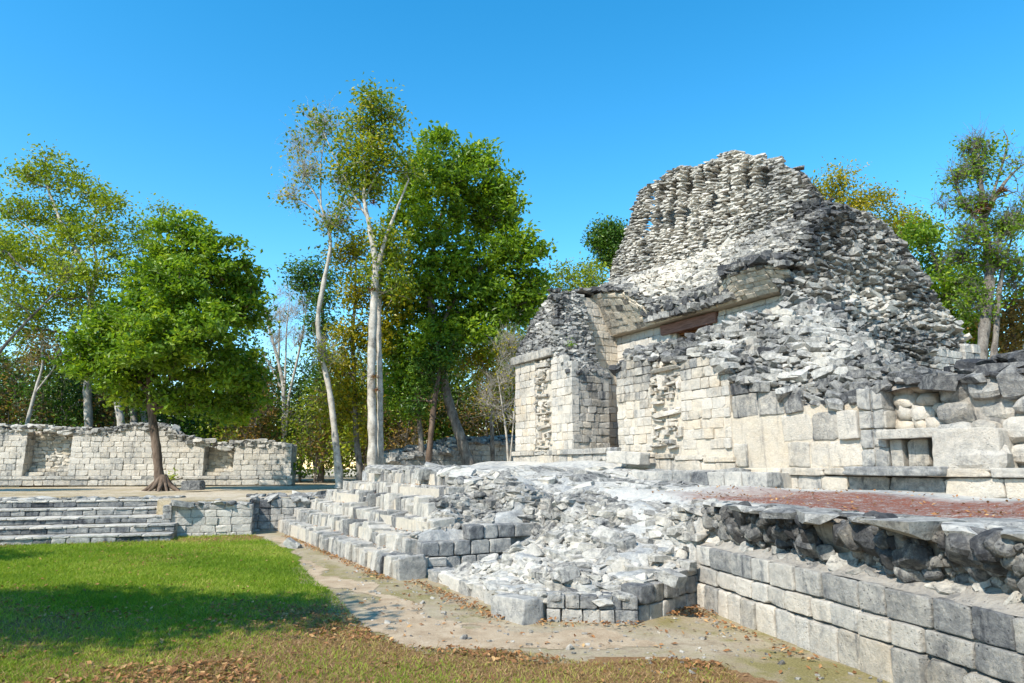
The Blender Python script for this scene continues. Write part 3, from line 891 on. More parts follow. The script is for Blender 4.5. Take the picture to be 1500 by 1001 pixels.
def inpoly(x, y, pg):
    x = np.asarray(x); y = np.asarray(y); r = np.zeros(x.shape, bool)
    n = len(pg); j = n - 1
    for i in range(n):
        xi, yi = pg[i]; xj, yj = pg[j]
        c = ((yi > y) != (yj > y)) & (x < (xj - xi) * (y - yi) / (yj - yi + 1e-12) + xi)
        r ^= c; j = i
    return r


# top sheet of the platform as a fine grid, cut to the outline, with a skirt
st = .07
sg = np.arange(-1.3, 22.1, st); bgr = np.arange(-7.0, .35, st)
Sg, Bg = np.meshgrid(sg, bgr, indexing='ij')
Z = hP(Sg, Bg)
k_ = Z / .23 + .35 * np.sin(Sg * 1.7 + 1) + .25 * np.sin(Bg * 2.3 + Sg * .6); _f = k_ - np.floor(k_)
Z = Z + .23 * (np.clip((_f - .30) / .4, 0, 1) - _f) * .75 * np.clip((-4.0 - Bg) / .5, 0, 1) * np.clip((Sg - 6.) / .6, 0, 1)
pp = np.stack([Sg, Bg, np.zeros_like(Sg)], -1)
app = np.clip((-3.2 - Bg) / 1.2, 0, 1) * np.clip((13 - Sg) / 1., 0, 1)
Z = Z + app * (.05 * vn(pp, 4.5) + .05 * vn(pp, 11, 3)) + .015 * vn(pp, 3, 6) + .008 * vn(pp, 13, 7)
ins = inpoly(Sg, Bg, poly)
wall_line = -4.25 - (Sg - 12.45) * .2775
XY = P0 + Sg[..., None] * D + Bg[..., None] * M
VV = np.concatenate([XY, Z[..., None]], -1)
cell = ins[:-1, :-1] & ins[1:, :-1] & ins[1:, 1:] & ins[:-1, 1:]
ix = np.arange(Sg.size).reshape(Sg.shape)
Fq = np.stack([ix[:-1, :-1], ix[1:, :-1], ix[1:, 1:], ix[:-1, 1:]], -1)[cell]
# skirt
from collections import Counter
ed = np.concatenate([Fq[:, [0, 1]], Fq[:, [1, 2]], Fq[:, [2, 3]], Fq[:, [3, 0]]])
key = {}
for a, b in ed: key[(int(a), int(b))] = 1
bd = [(a, b) for (a, b) in key if (b, a) not in key]
Vt = VV.reshape(-1, 3)
low = Vt.copy(); low[:, 2] = -.1
used = sorted({v for e in bd for v in e}); mp = {v: len(Vt) + i for i, v in enumerate(used)}
Vall = np.concatenate([Vt, low[used]])
Sk = np.array([[b, a, mp[a], mp[b]] for a, b in bd])
Fall = np.concatenate([Fq, Sk])
us = np.unique(Fall); rm = -np.ones(len(Vall), int); rm[us] = np.arange(len(us))

# terrace material: pale dust, grey stone, red dry leaves and needles drifted on the lower terrace
m_terr, nt = nt_mat('terrace_floor'); g = NG(nt); pos = coords(g)
tone = g.attr('tone'); red = g.attr('warm')
n1 = g.noise(1.2, 5, .6, pos); n2 = g.noise(8, 6, .65, pos); n3 = g.noise(40, 4, .7, pos)
f = g.math('ADD', tone, g.math('ADD', g.math('MULTIPLY', g.math('SUBTRACT', n1, .5), .5), g.math('MULTIPLY', g.math('SUBTRACT', n2, .5), .8)))
c = g.ramp(f, [(.05, (.66, .60, .51)), (.38, (.47, .45, .41)), (.6, (.27, .27, .265)), (.85, (.11, .11, .115))])
rf = g.math('MULTIPLY', red, g.math('MULTIPLY_ADD', g.math('ADD', n3, g.math('MULTIPLY', n2, .6)), 3.2, -1.75, clamp=True), clamp=True)
c = g.mix(rf, c, g.ramp(n2, [(.3, (.12, .034, .022)), (.7, (.25, .085, .05))]))
c = g.mix(1.0, c, g.ramp(n3, [(.25, (.7, .7, .7)), (.6, (1.06, 1.06, 1.06))]), 'MULTIPLY')
g.out(c, .95, g.math('ADD', n3, g.noise(14, 6, .7, pos)), .9, .022, .1)
redz = (np.clip((Sg - 9.8) / 2.0, 0, 1) * np.clip((-Bg - .9) / .4, 0, 1) * np.clip((Bg - wall_line - .35) / .4, 0, 1)).ravel()
tz = (.40 + .14 * vn(pp, 1.3, 2) + .10 * app).ravel()
red_all = np.concatenate([redz, np.zeros(len(used))]); t_all = np.concatenate([tz, np.full(len(used), .3)])
mesh_obj('platform_floor', Vall[us], rm[Fall], m_terr, PLAT, {'tone': t_all[us], 'warm': red_all[us]}, smooth=True)

# ---- the stairway: six courses of upright facing stones with worn treads
g = Geo()
for k in range(6):
    b0 = HB + TR * k
    zt = ZR[k] - .03
    g.prism([W(SL[k] + .05, b0 + .03), W(SR[k] - .05, b0 + .03), W(SR[k] - .05, b0 + .45), W(min(SR[k] - .3, 6.1), -4.6), W(SL[k] + .05, -4.6)], -.1, zt, .22, .4)
g.build('stair_core', m_mortar, PLAT)
ss = Stones()
for k in range(6):
    b0 = HB + TR * k
    zb = (ZR[k - 1] if k else -.06) - .02
    h = ZR[k] - zb
    s_ = SL[k]
    while s_ < SR[k]:
        w_ = rng.uniform(.13, .30) * (1.3 if rng.random() < .15 else 1)
        w_ = min(w_, SR[k] - s_ + .1)
        wav = .07 * vn((s_ * .9, k * 3, 0)) + (rng.normal(0, .035))
        dz = rng.normal(0, .034) - (.06 if rng.random() < .07 else 0)
        dk = rng.uniform(.15, .24)
        if not (k > 3 and rng.random() < .05):
            ss.add('block', W(s_ + w_ / 2, b0 + wav + dk, zb + (h + dz) / 2), D3, -M3, UP, (w_ / 2 - .007, dk, (h + dz) / 2 + .005), .32 + patch((s_, k * 2, 0), 1.3, .14) + rng.normal(0, .09) + (.25 if rng.random() < .08 else 0), .35, .08)
        s_ += w_
    # worn tread stones behind the facing
    if k < 6:
        G = np.array([[W(a, b0 + bb, ZR[k] - .02) for bb in (.30, .36, .42, .5)] for a in np.linspace(SL[k] + .1, SR[k] - .1, 60)])
        scatter(ss, G, .16, .35, 'normal', tone=.28, warm=.3, outward=UP, sink=.35, tilt=.08, dens=.6)
    # far end of each step
    ss.add('block', W(SL[k] + .1, b0 + .45, zb + h / 2 - .02), M3, D3, UP, (.24, .14, h / 2), .25, .3, .05)
ss.build('stairway', m_block, PLAT)

# ---- squared facing that survives beside the stairs
ss = Stones()
masonry(ss, W(8.64, 0), M, D, -7.05, -6.15, -.05, .25, .16, (.2, .34), .3, tone=.28, warm=.3, prot=.02)
ss.build('facing_wall', m_block, PLAT); ss = Stones()
masonry(ss, W(8.62, 0), M, D, -6.15, -5.2, -.04, .25, .25, (.24, .32), .34, tone=.46, warm=.15, prot=.012, jit=.015, kind='big', rows=[.29], gap=.007)
masonry(ss, W(8.60, 0), M, D, -6.55, -4.95, .25, .48, .23, (.25, .34), .34, tone=.50, warm=.1, prot=.012, jit=.012, kind='big', rows=[.23], gap=.007)
masonry(ss, W(8.58, 0), M, D, -5.75, -4.45, .48, .71, .23, (.26, .34), .34, tone=.50, warm=.1, prot=.012, jit=.012, kind='big', rows=[.23], gap=.007)
ss.build('facing_wall', m_block, PLAT); ss = Stones()
# lowest course round the slumped corner
masonry(ss, W(0, -6.68), D, -M, 9.1, 12.15, -.06, .17, .23, (.26, .52), .32, kind='big', tone=lambda u, z: .20 + patch((u, 0, 0), 1.5, .1), warm=.3, prot=.02, jit=.03)
masonry(ss, W(9.1, -6.62), M, -D, 0, .3, -.05, .15, .2, (.2, .3), .2, tone=.3, warm=.3)
a0 = np.array(W(12.25, -6.62)); a1 = np.array(W(12.88, -5.80)); tt = a1 - a0; L_ = np.linalg.norm(tt); tt /= L_; nn_ = np.array([tt[1], -tt[0]])
masonry(ss, a0, tt, nn_, 0.05, L_, -.06, .27, .17, (.15, .26), .26, kind='big', tone=lambda u, z: .34 + .2 * (z > .13), warm=.35, prot=.012, jit=.02)
a0 = a1 - nn_ * .04; a1 = np.array(W(12.50, -4.52)); tt = a1 - a0; L2 = np.linalg.norm(tt); tt /= L2; nn_ = np.array([tt[1], -tt[0]])
masonry(ss, a0, tt, nn_, 0.05, L2, -.06, .47, .2, (.17, .30), .28, kind='big', top=lambda u: .33 + .16 * u, tone=lambda u, z: .42 + .14 * (z > .25) + patch((u, 1, z), 2, .1), warm=.25, prot=.02, jit=.03)
ss.add('big', W(12.0, -6.8, .08), D3, -M3, UP, (.32, .14, .15), .36, .1, .12)
ss.build('base_course', m_block, PLAT)

# ---- the slumped rubble itself: flat stones bedded in mortar
def terr(z, s_, b_):
    k = z / .23 + .35 * np.sin(s_ * 1.7 + 1) + .25 * np.sin(b_ * 2.3 + s_ * .6)
    fr = k - np.floor(k)
    st_ = np.clip((fr - .30) / .4, 0, 1)
    return z + .23 * (st_ - fr) * .75
def hz(s_, b_):
    z = float(hP(s_, b_)); a = float(np.clip((-4.0 - b_) / .5, 0, 1) * np.clip((s_ - 6.) / .6, 0, 1))
    return z + a * (float(terr(z, s_, b_)) - z)
GS = np.array([[[*W(a, b), hz(a, b)] for b in np.linspace(-6.6, -3.6, 44)] for a in np.linspace(6.2, 12.75, 84)])
def kpoly(p):
    q = SB(p[0], p[1])
    return bool(inpoly(np.array(q[0]), np.array(q[1]), poly)) and not (q[0] > 12.35 and q[1] > -4.7) and not (8.2 < q[0] < 9.02 and -6.6 < q[1] < -4.55)
ss = Stones()
tA = lambda p: .38 + patch(p, 1.4, .10) + patch(p, 5, .07, 3)
scatter(ss, GS, .155, .36, 'flat', tone=tA, warm=.45, outward=UP - M3 * .3, sink=.42, tilt=.12, keep=kpoly, dens=1.2, var=.48, depthk=1.0, tv=.08)
scatter(ss, GS, .13, .34, 'normal', tone=tA, warm=.45, outward=UP, sink=.40, tilt=.22, keep=kpoly, dens=.9, var=.45, tv=.08, kind='knob')
scatter(ss, GS, .27, .26, 'flat', tone=tA, warm=.3, outward=UP - M3 * .3, sink=.50, tilt=.08, keep=lambda p: kpoly(p) and vn(p, 1.8, 4) > .1, dens=.8, rel=1.5, var=.3, tv=.08, depthk=1.)
# ragged lip along the head of the stairs and the upper terrace
GT = np.array([[[*W(a, b), hz(a, b)] for b in np.linspace(-4.95, -3.9, 10)] for a in np.linspace(.2, 7.2, 60)])
scatter(ss, GT, .36, .30, 'normal', tone=lambda p: .34 + patch(p, 1.5, .18), warm=.12, outward=UP, sink=.15, tilt=.1, dens=1., var=.4)
GU = np.array([[[*W(a, b), hz(a, b)] for b in np.linspace(-3.8, -1.2, 16)] for a in np.linspace(5.5, 10.5, 40)])
scatter(ss, GU, .30, .30, 'normal', tone=lambda p: .36 + patch(p, 1.5, .16), warm=.12, outward=UP, sink=.35, tilt=.1, dens=.8, var=.4, keep=lambda p: SB(p[0], p[1])[0] < 9.6 + .5 * vn(p, 2) and rng.random() < .7)
for (px_, py_, s2) in ((915, 800, .13), (945, 800, .12), (985, 850, .12), (1005, 830, .1), (830, 845, .15), (880, 770, .11), (960, 770, .11)):
    r_ = ray(px_, py_)
    for t_ in np.arange(6, 20, .05):
        p = r_ * t_ + np.array([0, 0, CH]); q = SB(p[0], p[1])
        if p[2] < hz(q[0], q[1]): break
    ss.add('big', p + np.array([0, 0, .02]), D3, -M3, UP, (s2, s2 * .8, s2 * .55), .42, .15, .3)
ss.build('slumped_rubble', m_stone, PLAT, smooth=False)
# low riser of squared blocks below the temple wall
ss = Stones()
masonry(ss, W(0, -1.02), D, -M, 5.3, 10.6, 1.28, 1.56, .25, (.32, .55), .4, kind='big', tone=lambda u, z: .38 + patch((u, 2, 0), 1.4, .15), warm=.1, prot=.02, jit=.02)
G = np.array([[W(a, b, 1.555) for b in (-.75, -.5, -.3, -.1)] for a in np.linspace(5.3, 9.5, 40)])
scatter(ss, G, .3, .25, 'normal', tone=.36, warm=.2, outward=UP, sink=.5, tilt=.05)
ss.build('terrace_riser', m_block, PLAT)
gg = Geo(); gg.sbox(5.4, 10.55, -.95, .1, 1.2, 1.54, .3, .3); gg.build('terrace_fill', m_mortar, PLAT)

# ---- the retaining wall at the near side: three courses, a ledge and an undercut rubble face
RW0 = np.array([2.2, 8.72]); RW1 = np.array([3.5, 3.3]); rt = RW1 - RW0; RL = np.linalg.norm(rt); rt /= RL; rn = np.array([rt[1], -rt[0]])
RTOT = 11.
WALL = empty('retaining_wall', v3(RW0, 0))
setp(WALL, 'near retaining wall of three block courses under a dark undercut rubble face', 'wall', kind='thing')
g = Geo()
def rp(u, off): return RW0 + rt * u - rn * off
g.prism([rp(0, .12), rp(RTOT, .12), rp(RTOT, .9), rp(0, .9)], -.2, .69, .6, .3)
g.prism([rp(0, .40), rp(RTOT, .44), rp(RTOT, 1.2), rp(0, 1.2)], .68, 1.16, .45, .2)
g.build('wall_core', m_mortar, WALL)
ss = Stones()
tw = lambda u, z: .24 + (.14 if z > .46 else 0) + patch((u, 4, z), 1.6, .16)
batt = .07 / .71
masonry(ss, RW0, rt, rn, 0, RTOT, -.12, .28, .28, (.20, .40), .3, kind='big', tone=tw, warm=.7, prot=.014, jit=.02, batter=batt, zbat=0, rows=[.40], gap=.008)
masonry(ss, RW0 - rn * .0, rt, rn, 0, RTOT, .28, .47, .19, (.24, .50), .3, kind='big', tone=tw, warm=.45, prot=.010, jit=.018, batter=batt, zbat=0, rows=[.19], gap=.008)
masonry(ss, RW0 - rn * .0, rt, rn, 0, RTOT, .47, .71, .24, (.26, .5), .3, kind='big', tone=tw, warm=.25, prot=.012, jit=.018, batter=batt, zbat=0, rows=[.24], gap=.007)
ss.build('block_course', m_block, WALL)
ss = Stones()
# ledge of mortar and pebbles, rising to the undercut face
LG = np.array([[[*rp(u, o), .70 + max(0, o - .12) * .42 + .015 * vn((u * 5, o * 9, 0))] for o in np.linspace(.09, .40, 8)] for u in np.linspace(0, RTOT, 120)])
g = Geo(); g.grid(LG, .50, .3); g.build('ledge', m_mortar, WALL, smooth=True)
scatter(ss, LG[:, 3:], .10, .45, 'normal', tone=lambda p: .38 + patch(p, 2, .2), warm=.35, outward=UP, sink=.25, tilt=.25, dens=.5, keep=lambda p: rng.random() < .5)
# rough rubble face, nearly flush
UF = lambda u, v: np.array([*rp(u * RTOT, .34 - .16 * v + .04 * math.sin(u * 60) + .06 * vn((u * 40, v * 3, 0))), lerp(.76, 1.14, v)])
UG = surf_grid(UF, 200, 12)
r3 = v3(rn, 0)
hole = lambda p: vn(p, 5.0, 2) > -.85 and p[2] > .81
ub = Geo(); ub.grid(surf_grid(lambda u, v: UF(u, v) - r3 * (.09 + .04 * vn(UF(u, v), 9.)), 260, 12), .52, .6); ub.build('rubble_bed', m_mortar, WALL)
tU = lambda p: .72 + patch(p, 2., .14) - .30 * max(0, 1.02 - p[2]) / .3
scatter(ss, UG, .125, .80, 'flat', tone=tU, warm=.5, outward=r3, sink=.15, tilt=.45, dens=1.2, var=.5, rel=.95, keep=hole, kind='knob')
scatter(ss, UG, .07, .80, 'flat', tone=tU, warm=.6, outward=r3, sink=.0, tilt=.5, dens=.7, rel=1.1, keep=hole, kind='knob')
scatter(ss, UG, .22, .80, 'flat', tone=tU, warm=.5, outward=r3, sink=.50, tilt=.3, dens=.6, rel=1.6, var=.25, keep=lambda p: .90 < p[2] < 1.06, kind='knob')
LT = np.array([[v3(rp(u, o), 1.212) for o in (.17, .25, .36, .5, .7)] for u in np.linspace(0, RTOT, 160)])
scatter(ss, LT, .30, .24, 'normal', tone=lambda p: .40 + patch(p, 2., .12), warm=.15, outward=UP, sink=.45, tilt=.035, dens=1.6, var=.35, rel=.7)
ss.build('undercut_rubble', m_stone, WALL, smooth=False)
# ---- loose things on the platform
ss = Stones(); ss.add('big', np.zeros(3), D3, -M3, UP, (.62, .17, .14), .22, .2, .03)
o = ss.build('fallen_lintel', m_block, None, origin=(0, 0, 0)); o.location = W(6.1, -.42, 1.86)
setp(o, 'long pale fallen stone beam lying at the foot of the masked wall', 'stone beam')

# ================================================================== the low plateau at the left, its steps and walls
ea = R(17); ex = np.array([math.cos(ea), math.sin(ea)]); ey = np.array([-ex[1], ex[0]])      # along the steps, and into the plateau
SR0 = np.array([-7.7, 15.95])
LP = lambda u, v: SR0 + ex * u + ey * v
LOW = empty('low_stairway', v3(SR0, 0))
setp(LOW, 'five low weathered steps rising from the lawn at the left edge', 'steps', kind='thing')
ss = Stones(); g = Geo()
zs = [0, .17, .34, .50, .67, .84]
TL = .54
for k in range(5):
    v0 = TL * k
    g.prism([LP(-9, v0 + .06), LP(-.03, v0 + .06), LP(-.03, 3.0), LP(-9, 3.0)], -.3, zs[k + 1] - .02, .22, .35)
    masonry(ss, LP(-9, v0), ex, -ey, 0, 9 - .02 * k, zs[k] - (.25 if k == 0 else 0), zs[k + 1] - .05, .17, (.28, .62), .34, kind='big', rows=[zs[k + 1] - .05 - zs[k] + (.25 if k == 0 else 0)],
            tone=lambda u, z, k=k: .56 + patch((u, k * 3, 0), 1.6, .16), warm=.1, prot=.012, jit=.012, gap=.003)
    masonry(ss, LP(-9, v0 - .012), ex, -ey, 0, 9 - .02 * k, zs[k + 1] - .05, zs[k + 1], .05, (.28, .62), .57, kind='big', rows=[.05],
            tone=lambda u, z, k=k: .16 + patch((u, k * 5, 0), 1.6, .12), warm=.2, prot=.015, jit=.008, gap=.003)  # worn lip slabs: sun catching the treads is put into this paler tone
g.build('stair_core', m_mortar, LOW); ss.build('step', m_block, LOW)

ss = Stones()
G = np.array([[v3(LP(a, 2.36 + c), .845 + .02 * c + .015 * vn((a * 3, c, 0))) for c in (0, .2, .45, .7)] for a in np.linspace(-9, -.3, 70)])
scatter(ss, G, .26, .30, 'normal', tone=.44, warm=.15, outward=UP, sink=.3, tilt=.10)
ss.build('top_course', m_stone, LOW, smooth=False)
# retaining wall between the steps and the broken corner
LW = empty('plateau_wall', v3(LP(1, 1), 0))
setp(LW, 'low pale block wall beside the five steps, with a shaded return at its right', 'wall', kind='thing')
ss = Stones(); g = Geo()
w0 = np.array([-8.05, 16.88])
LQ = lambda u, v: w0 + ex * u + ey * v
tl = lambda u, z: .16 + .34 * max(0, (z - .50) / .3) + patch((u, 9, z), 2.0, .12)
masonry(ss, w0, ex, -ey, 0, 1.70, -.1, .74, .165, (.2, .42), .25, tone=tl, warm=.25, prot=.010, batter=.05, gap=.003)
masonry(ss, LQ(1.70, 0), ey, ex, 0, 1.0, -.1, .74, .17, (.2, .4), .2, tone=.3, warm=.2, batter=.05)
masonry(ss, LQ(1.5, 1.0), ex, -ey, 0, 2.4, -.1, .80, .17, (.22, .4), .25, tone=lambda u, z: .38 + patch((u, 9, z), 2.5, .2), warm=.2, prot=.015)
g.prism([LQ(-.3, .06), LQ(1.66, .06), LQ(1.66, 1.4), LQ(-.3, 1.4)], -.3, .72, .45, .3)
masonry(ss, LQ(-.32, 1.3), -ey, -ex, 0, 1.3, -.1, .74, .17, (.2, .4), .2, tone=.35, warm=.2)
g.prism([LQ(1.4, 1.06), LQ(3.8, 1.06), LQ(3.8, 2.2), LQ(1.4, 2.2)], -.3, .80, .4, .3)
g.build('wall_core', m_mortar, LW); ss.build('block_course', m_block, LW)
ss = Stones()
G = np.array([[v3(LQ(a, c), .77 + .02 * vn((a * 3, c * 3, 0))) for c in (.02, .2, .45, .7)] for a in np.linspace(-.1, 1.7, 24)])
scatter(ss, G, .22, .32, 'normal', tone=.5, warm=.1, outward=UP, sink=.15, tilt=.12)
ss.build('coping_rubble', m_stone, LW, smooth=False); ss = Stones()
G = np.array([[v3(LQ(a, 1.02 + c), .80 + .12 * c + .02 * vn((a * 3, c * 3, 0))) for c in (.0, .2, .5, .9)] for a in np.linspace(1.5, 3.7, 28)])
scatter(ss, G, .24, .36, 'normal', tone=.5, warm=.1, outward=UP, sink=.1, tilt=.15)
ss.build('coping_rubble', m_stone, LW, smooth=False)

# ---- long ruined building behind
B0 = np.array([-20.6, 28.1]); B1 = np.array([-9.33, 29.3]); bt = B1 - B0; BL = np.linalg.norm(bt); bt /= BL; bn = np.array([bt[1], -bt[0]])
def bu(px, py=690):
    r = ray(px, py)[:2]
    # intersect the plan ray with the front line
    A = np.array([[r[0], -bt[0]], [r[1], -bt[1]]]); t, u = np.linalg.solve(A, B0)
    return u, t
def btop(px, py):
    u, t = bu(px, py); return u, CH + ray(px, py)[2] * t
prof = [btop(*p) for p in ((-200, 625), (0, 622), (60, 623), (110, 626), (150, 628), (175, 624), (195, 619), (225, 619), (245, 624), (262, 636), (285, 641), (300, 645), (340, 649), (346, 645), (390, 645), (427, 651))]
topB = lambda u: interp(u, prof)
LB = empty('ruined_wall_range', v3(B0 + bt * BL / 2, 1.0))
setp(LB, 'long low roofless range of pale block walls with two shallow doorways', 'ruin', kind='thing')
ss = Stones()
d1 = (bu(33)[0], bu(100)[0]); d2 = (bu(297)[0], bu(341)[0])
u_a = -7.0
inn = lambda u, z: (d1[0] < u < d1[1] or d2[0] < u < d2[1])
tL = lambda u, z: .20 + .24 * max(0, min(1, (z - topB(u) + .55) / .5)) + patch((u, 0, z * 1.5), 1.1, .14)
def seg(a, b):
    masonry(ss, B0, bt, bn, a, b, 1.28, 3.6, .235, (.26, .50), .3, top=lambda u: topB(u) - .10, tone=tL, warm=.4, prot=.010, gap=.004, batter=.02)
seg(u_a, d1[0]); seg(d1[1], d2[0]); seg(d2[1], BL)
masonry(ss, B0 + bn * .08, bt, bn, u_a, BL + .1, .9, 1.14, .24, (.35, .7), .35, tone=.28, warm=.45, prot=.008)
masonry(ss, B0 + bn * .11, bt, bn, u_a, BL + .1, 1.14, 1.28, .14, (.4, .8), .35, tone=.34, warm=.35, prot=.008)
masonry(ss, B1, -bn, bt, 0, 1.1, .9, 2.6, .24, (.3, .5), .3, tone=.25, warm=.3)
for (a, b) in (d1, d2):
    masonry(ss, B0 + bt * a - bn * .02, -bn, bt, 0, .6, 1.28, 2.75, .25, (.3, .3), .2, tone=.3, warm=.5)
    masonry(ss, B0 + bt * b - bn * .58, bn, -bt, 0, .56, 1.28, 2.75, .25, (.3, .3), .2, tone=.18, warm=.3)
g = Geo()
us = np.linspace(u_a, BL - .08, 70)
for i in range(len(us) - 1):
    a, b = us[i], us[i + 1]; m_ = (a + b) / 2
    o = .62 if (d1[0] - .1 < m_ < d1[1] + .1 or d2[0] - .1 < m_ < d2[1] + .1) else .06
    q = B0 + bt * a; w = B0 + bt * b
    g.prism([q - bn * o, w - bn * o, w - bn * 1.1, q - bn * 1.1], .7, min(topB(a), topB(b)) - .22, .35, .5)
g.build('wall_core', m_mortar, LB); ss.build('block_wall', m_block, LB)
for (a, b), zb in ((d1, 1.55), (d2, 1.55)):
    ss = Stones()
    masonry(ss, B0 - bn * .55, bt, bn, a, b, zb, 3.0, .15, (.18, .40), .25, kind='rock', top=lambda u: topB(u) - .12, tone=lambda u, z: .14 + .25 * max(0, z - 2.1), warm=1., prot=.02, gap=-.012, jit=.06)
    masonry(ss, B0 - bn * .18, bt, bn, a, b, 1.28, 1.44, .16, (.4, .8), .4, kind='block', tone=.30, warm=.8)
    masonry(ss, B0 - bn * .38, bt, bn, a, b, 1.44, 1.58, .14, (.4, .8), .3, kind='block', tone=.24, warm=.9)
    ss.build('doorway_back', m_stone, LB, smooth=False)
ss = Stones()
G = np.array([[v3(B0 + bt * a - bn * c, topB(a) - .06 + .03 * vn((a * 2, c * 3, 0))) for c in (0, .25, .5, .75, 1.)] for a in np.linspace(u_a, BL - .05, 120)])
scatter(ss, G, .22, .34, 'normal', tone=lambda p: .44 + patch(p, 1.2, .15), warm=.1, outward=UP, sink=.2, tilt=.15, dens=1.2)
G = np.array([[v3(B0 + bt * a - bn * .06, topB(a) - c) for c in (.28, .15, .0)] for a in np.linspace(u_a, BL - .05, 120)])
scatter(ss, G, .20, .42, 'flat', tone=lambda p: .38 + patch(p, 1.2, .15), warm=.15, outward=v3(bn, 0), sink=.2, tilt=.12, dens=1.)
ss.build('wall_top_rubble', m_stone, LB, smooth=False)

# ---- shaded ruin between the trees, behind the stairway
C0 = at(573, 690, 27.)[:2]; C1 = at(775, 690, 31.)[:2]; ct_ = C1 - C0; CL = np.linalg.norm(ct_); ct_ /= CL; cn = np.array([ct_[1], -ct_[0]])
def cu(px, py):
    r = ray(px, py); A = np.array([[r[0], -ct_[0]], [r[1], -ct_[1]]]); t, u = np.linalg.solve(A, C0); return u, CH + r[2] * t
profC = [cu(*p) for p in ((573, 668), (590, 660), (625, 655), (645, 653), (665, 644), (690, 639), (720, 641), (735, 640), (775, 637))]
topC = lambda u: interp(u, profC)
CR = empty('shaded_ruin', v3(C0 + ct_ * CL / 2, 1.2))
setp(CR, 'half shaded low ruin wall behind the leaning grey tree trunk', 'ruin', kind='thing')
ss = Stones()
masonry(ss, C0, ct_, cn, 0, CL, 1.0, 3.2, .22, (.24, .42), .3, top=lambda u: topC(u) - .25, tone=lambda u, z: .32 + patch((u, 0, z), 1.5, .15), warm=.7, prot=.012)
masonry(ss, C0 - cn * .02, -cn, -ct_, 0, 1.2, 1.0, 2.2, .22, (.24, .42), .3, tone=.3, warm=.3)
ss.build('block_wall', m_block, CR)
g = Geo(); us = np.linspace(.03, CL, 20)
for i in range(19):
    a, b = us[i], us[i + 1]; q = C0 + ct_ * a; w = C0 + ct_ * b
    g.prism([q - cn * .06, w - cn * .06, w - cn * 1.6, q - cn * 1.6], .7, topC((a + b) / 2) - .3, .4, .3)
g.build('wall_core', m_mortar, CR)
ss = Stones()
G = np.array([[v3(C0 + ct_ * a - cn * c, topC(a) - .28 + min(.28, c * .5)) for c in (0, .3, .6, 1., 1.5)] for a in np.linspace(0, CL, 40)])
scatter(ss, G, .28, .4, 'flat', tone=.5, warm=.1, outward=UP + v3(cn, 0), tilt=.15, dens=1.1)
ss.build('wall_top_rubble', m_stone, CR, smooth=False)

# ---- two loose stones
def loose(name, label, cat, p, half, tone, rot=.2):
    s_ = Stones(); s_.add('big', np.zeros(3), np.array([1., 0, 0]), np.array([0, -1., 0]), UP, half, tone, .1, rot)
    s_.add('rock', np.array([half[0] * .7, -.03, -half[2] * .3]), np.array([1., 0, 0]), np.array([0, -1., 0]), UP, (half[0] * .5, half[1] * .7, half[2] * .7), tone, .1, rot)
    o = s_.build(name, m_stone, None, smooth=False); o.location = [float(c) for c in p]
    return setp(o, label, cat)
q = on(428, 803, 0.0); loose('loose_rock', 'grey weathered rock lying alone on the dirt path by the stairway', 'rock', q + [0, 0, .06], (.16, .13, .08), .42)
q = at(283, 716, 22.6); loose('cut_stone', 'dark cut stone block beside the roots of the round green tree', 'stone block', (q[0], q[1], 1.06), (.30, .22, .15), .62, .03)

# ================================================================== ground
def zlow(x, y):
    """gentle swell of the lawn"""
    return .012 * vn(np.stack([np.asarray(x, float), np.asarray(y, float), np.zeros_like(np.asarray(x, float))], -1), .8)


m_dirt, nt = nt_mat('dusty_ground'); g = NG(nt); pos = coords(g)
n1 = g.noise(.55, 6, .62, pos, .5); n2 = g.noise(5, 6, .7, pos); n3 = g.noise(55, 4, .7, pos)
c = g.ramp(g.math('ADD', n2, g.math('MULTIPLY', g.math('SUBTRACT', n3, .5), .5)), [(.25, (.24, .18, .115)), (.5, (.39, .315, .22)), (.75, (.52, .44, .33))])
mo = g.math('MULTIPLY_ADD', g.math('ADD', n1, g.math('MULTIPLY', g.math('SUBTRACT', n2, .5), .7)), 5., -2.2, clamp=True)
c = g.mix(g.math('MULTIPLY', mo, .85), c, g.ramp(n3, [(.3, (.11, .095, .028)), (.7, (.30, .25, .085))]))
g.out(c, .97, g.math('ADD', n3, n2), .9, .02, .05)

m_path, nt = nt_mat('pale_path'); g = NG(nt); pos = coords(g)
n2 = g.noise(4, 6, .7, pos); n3 = g.noise(60, 4, .75, pos)
c = g.ramp(g.math('ADD', n2, g.math('MULTIPLY', g.math('SUBTRACT', n3, .5), .9)), [(.22, (.26, .18, .11)), (.5, (.42, .315, .21)), (.8, (.54, .43, .305))])
g.out(c, .97, g.math('ADD', n3, n2), .9, .015, .05)

m_lawn, nt = nt_mat('lawn_soil'); g = NG(nt); pos = coords(g)
n1 = g.noise(.9, 5, .6, pos); n3 = g.noise(45, 5, .75, pos); dry = g.attr('tone')
gr = g.ramp(n3, [(.3, (.06, .09, .012)), (.6, (.16, .21, .025)), (.8, (.26, .26, .08))])
br = g.ramp(n3, [(.25, (.085, .045, .022)), (.5, (.25, .14, .068)), (.75, (.44, .29, .165))])
c = g.mix(g.math('MULTIPLY_ADD', g.math('ADD', dry, g.math('MULTIPLY', g.math('SUBTRACT', n1, .5), .8)), 2.2, -.6, clamp=True), gr, br)
g.out(c, .97, n3, 1., .02, .05)


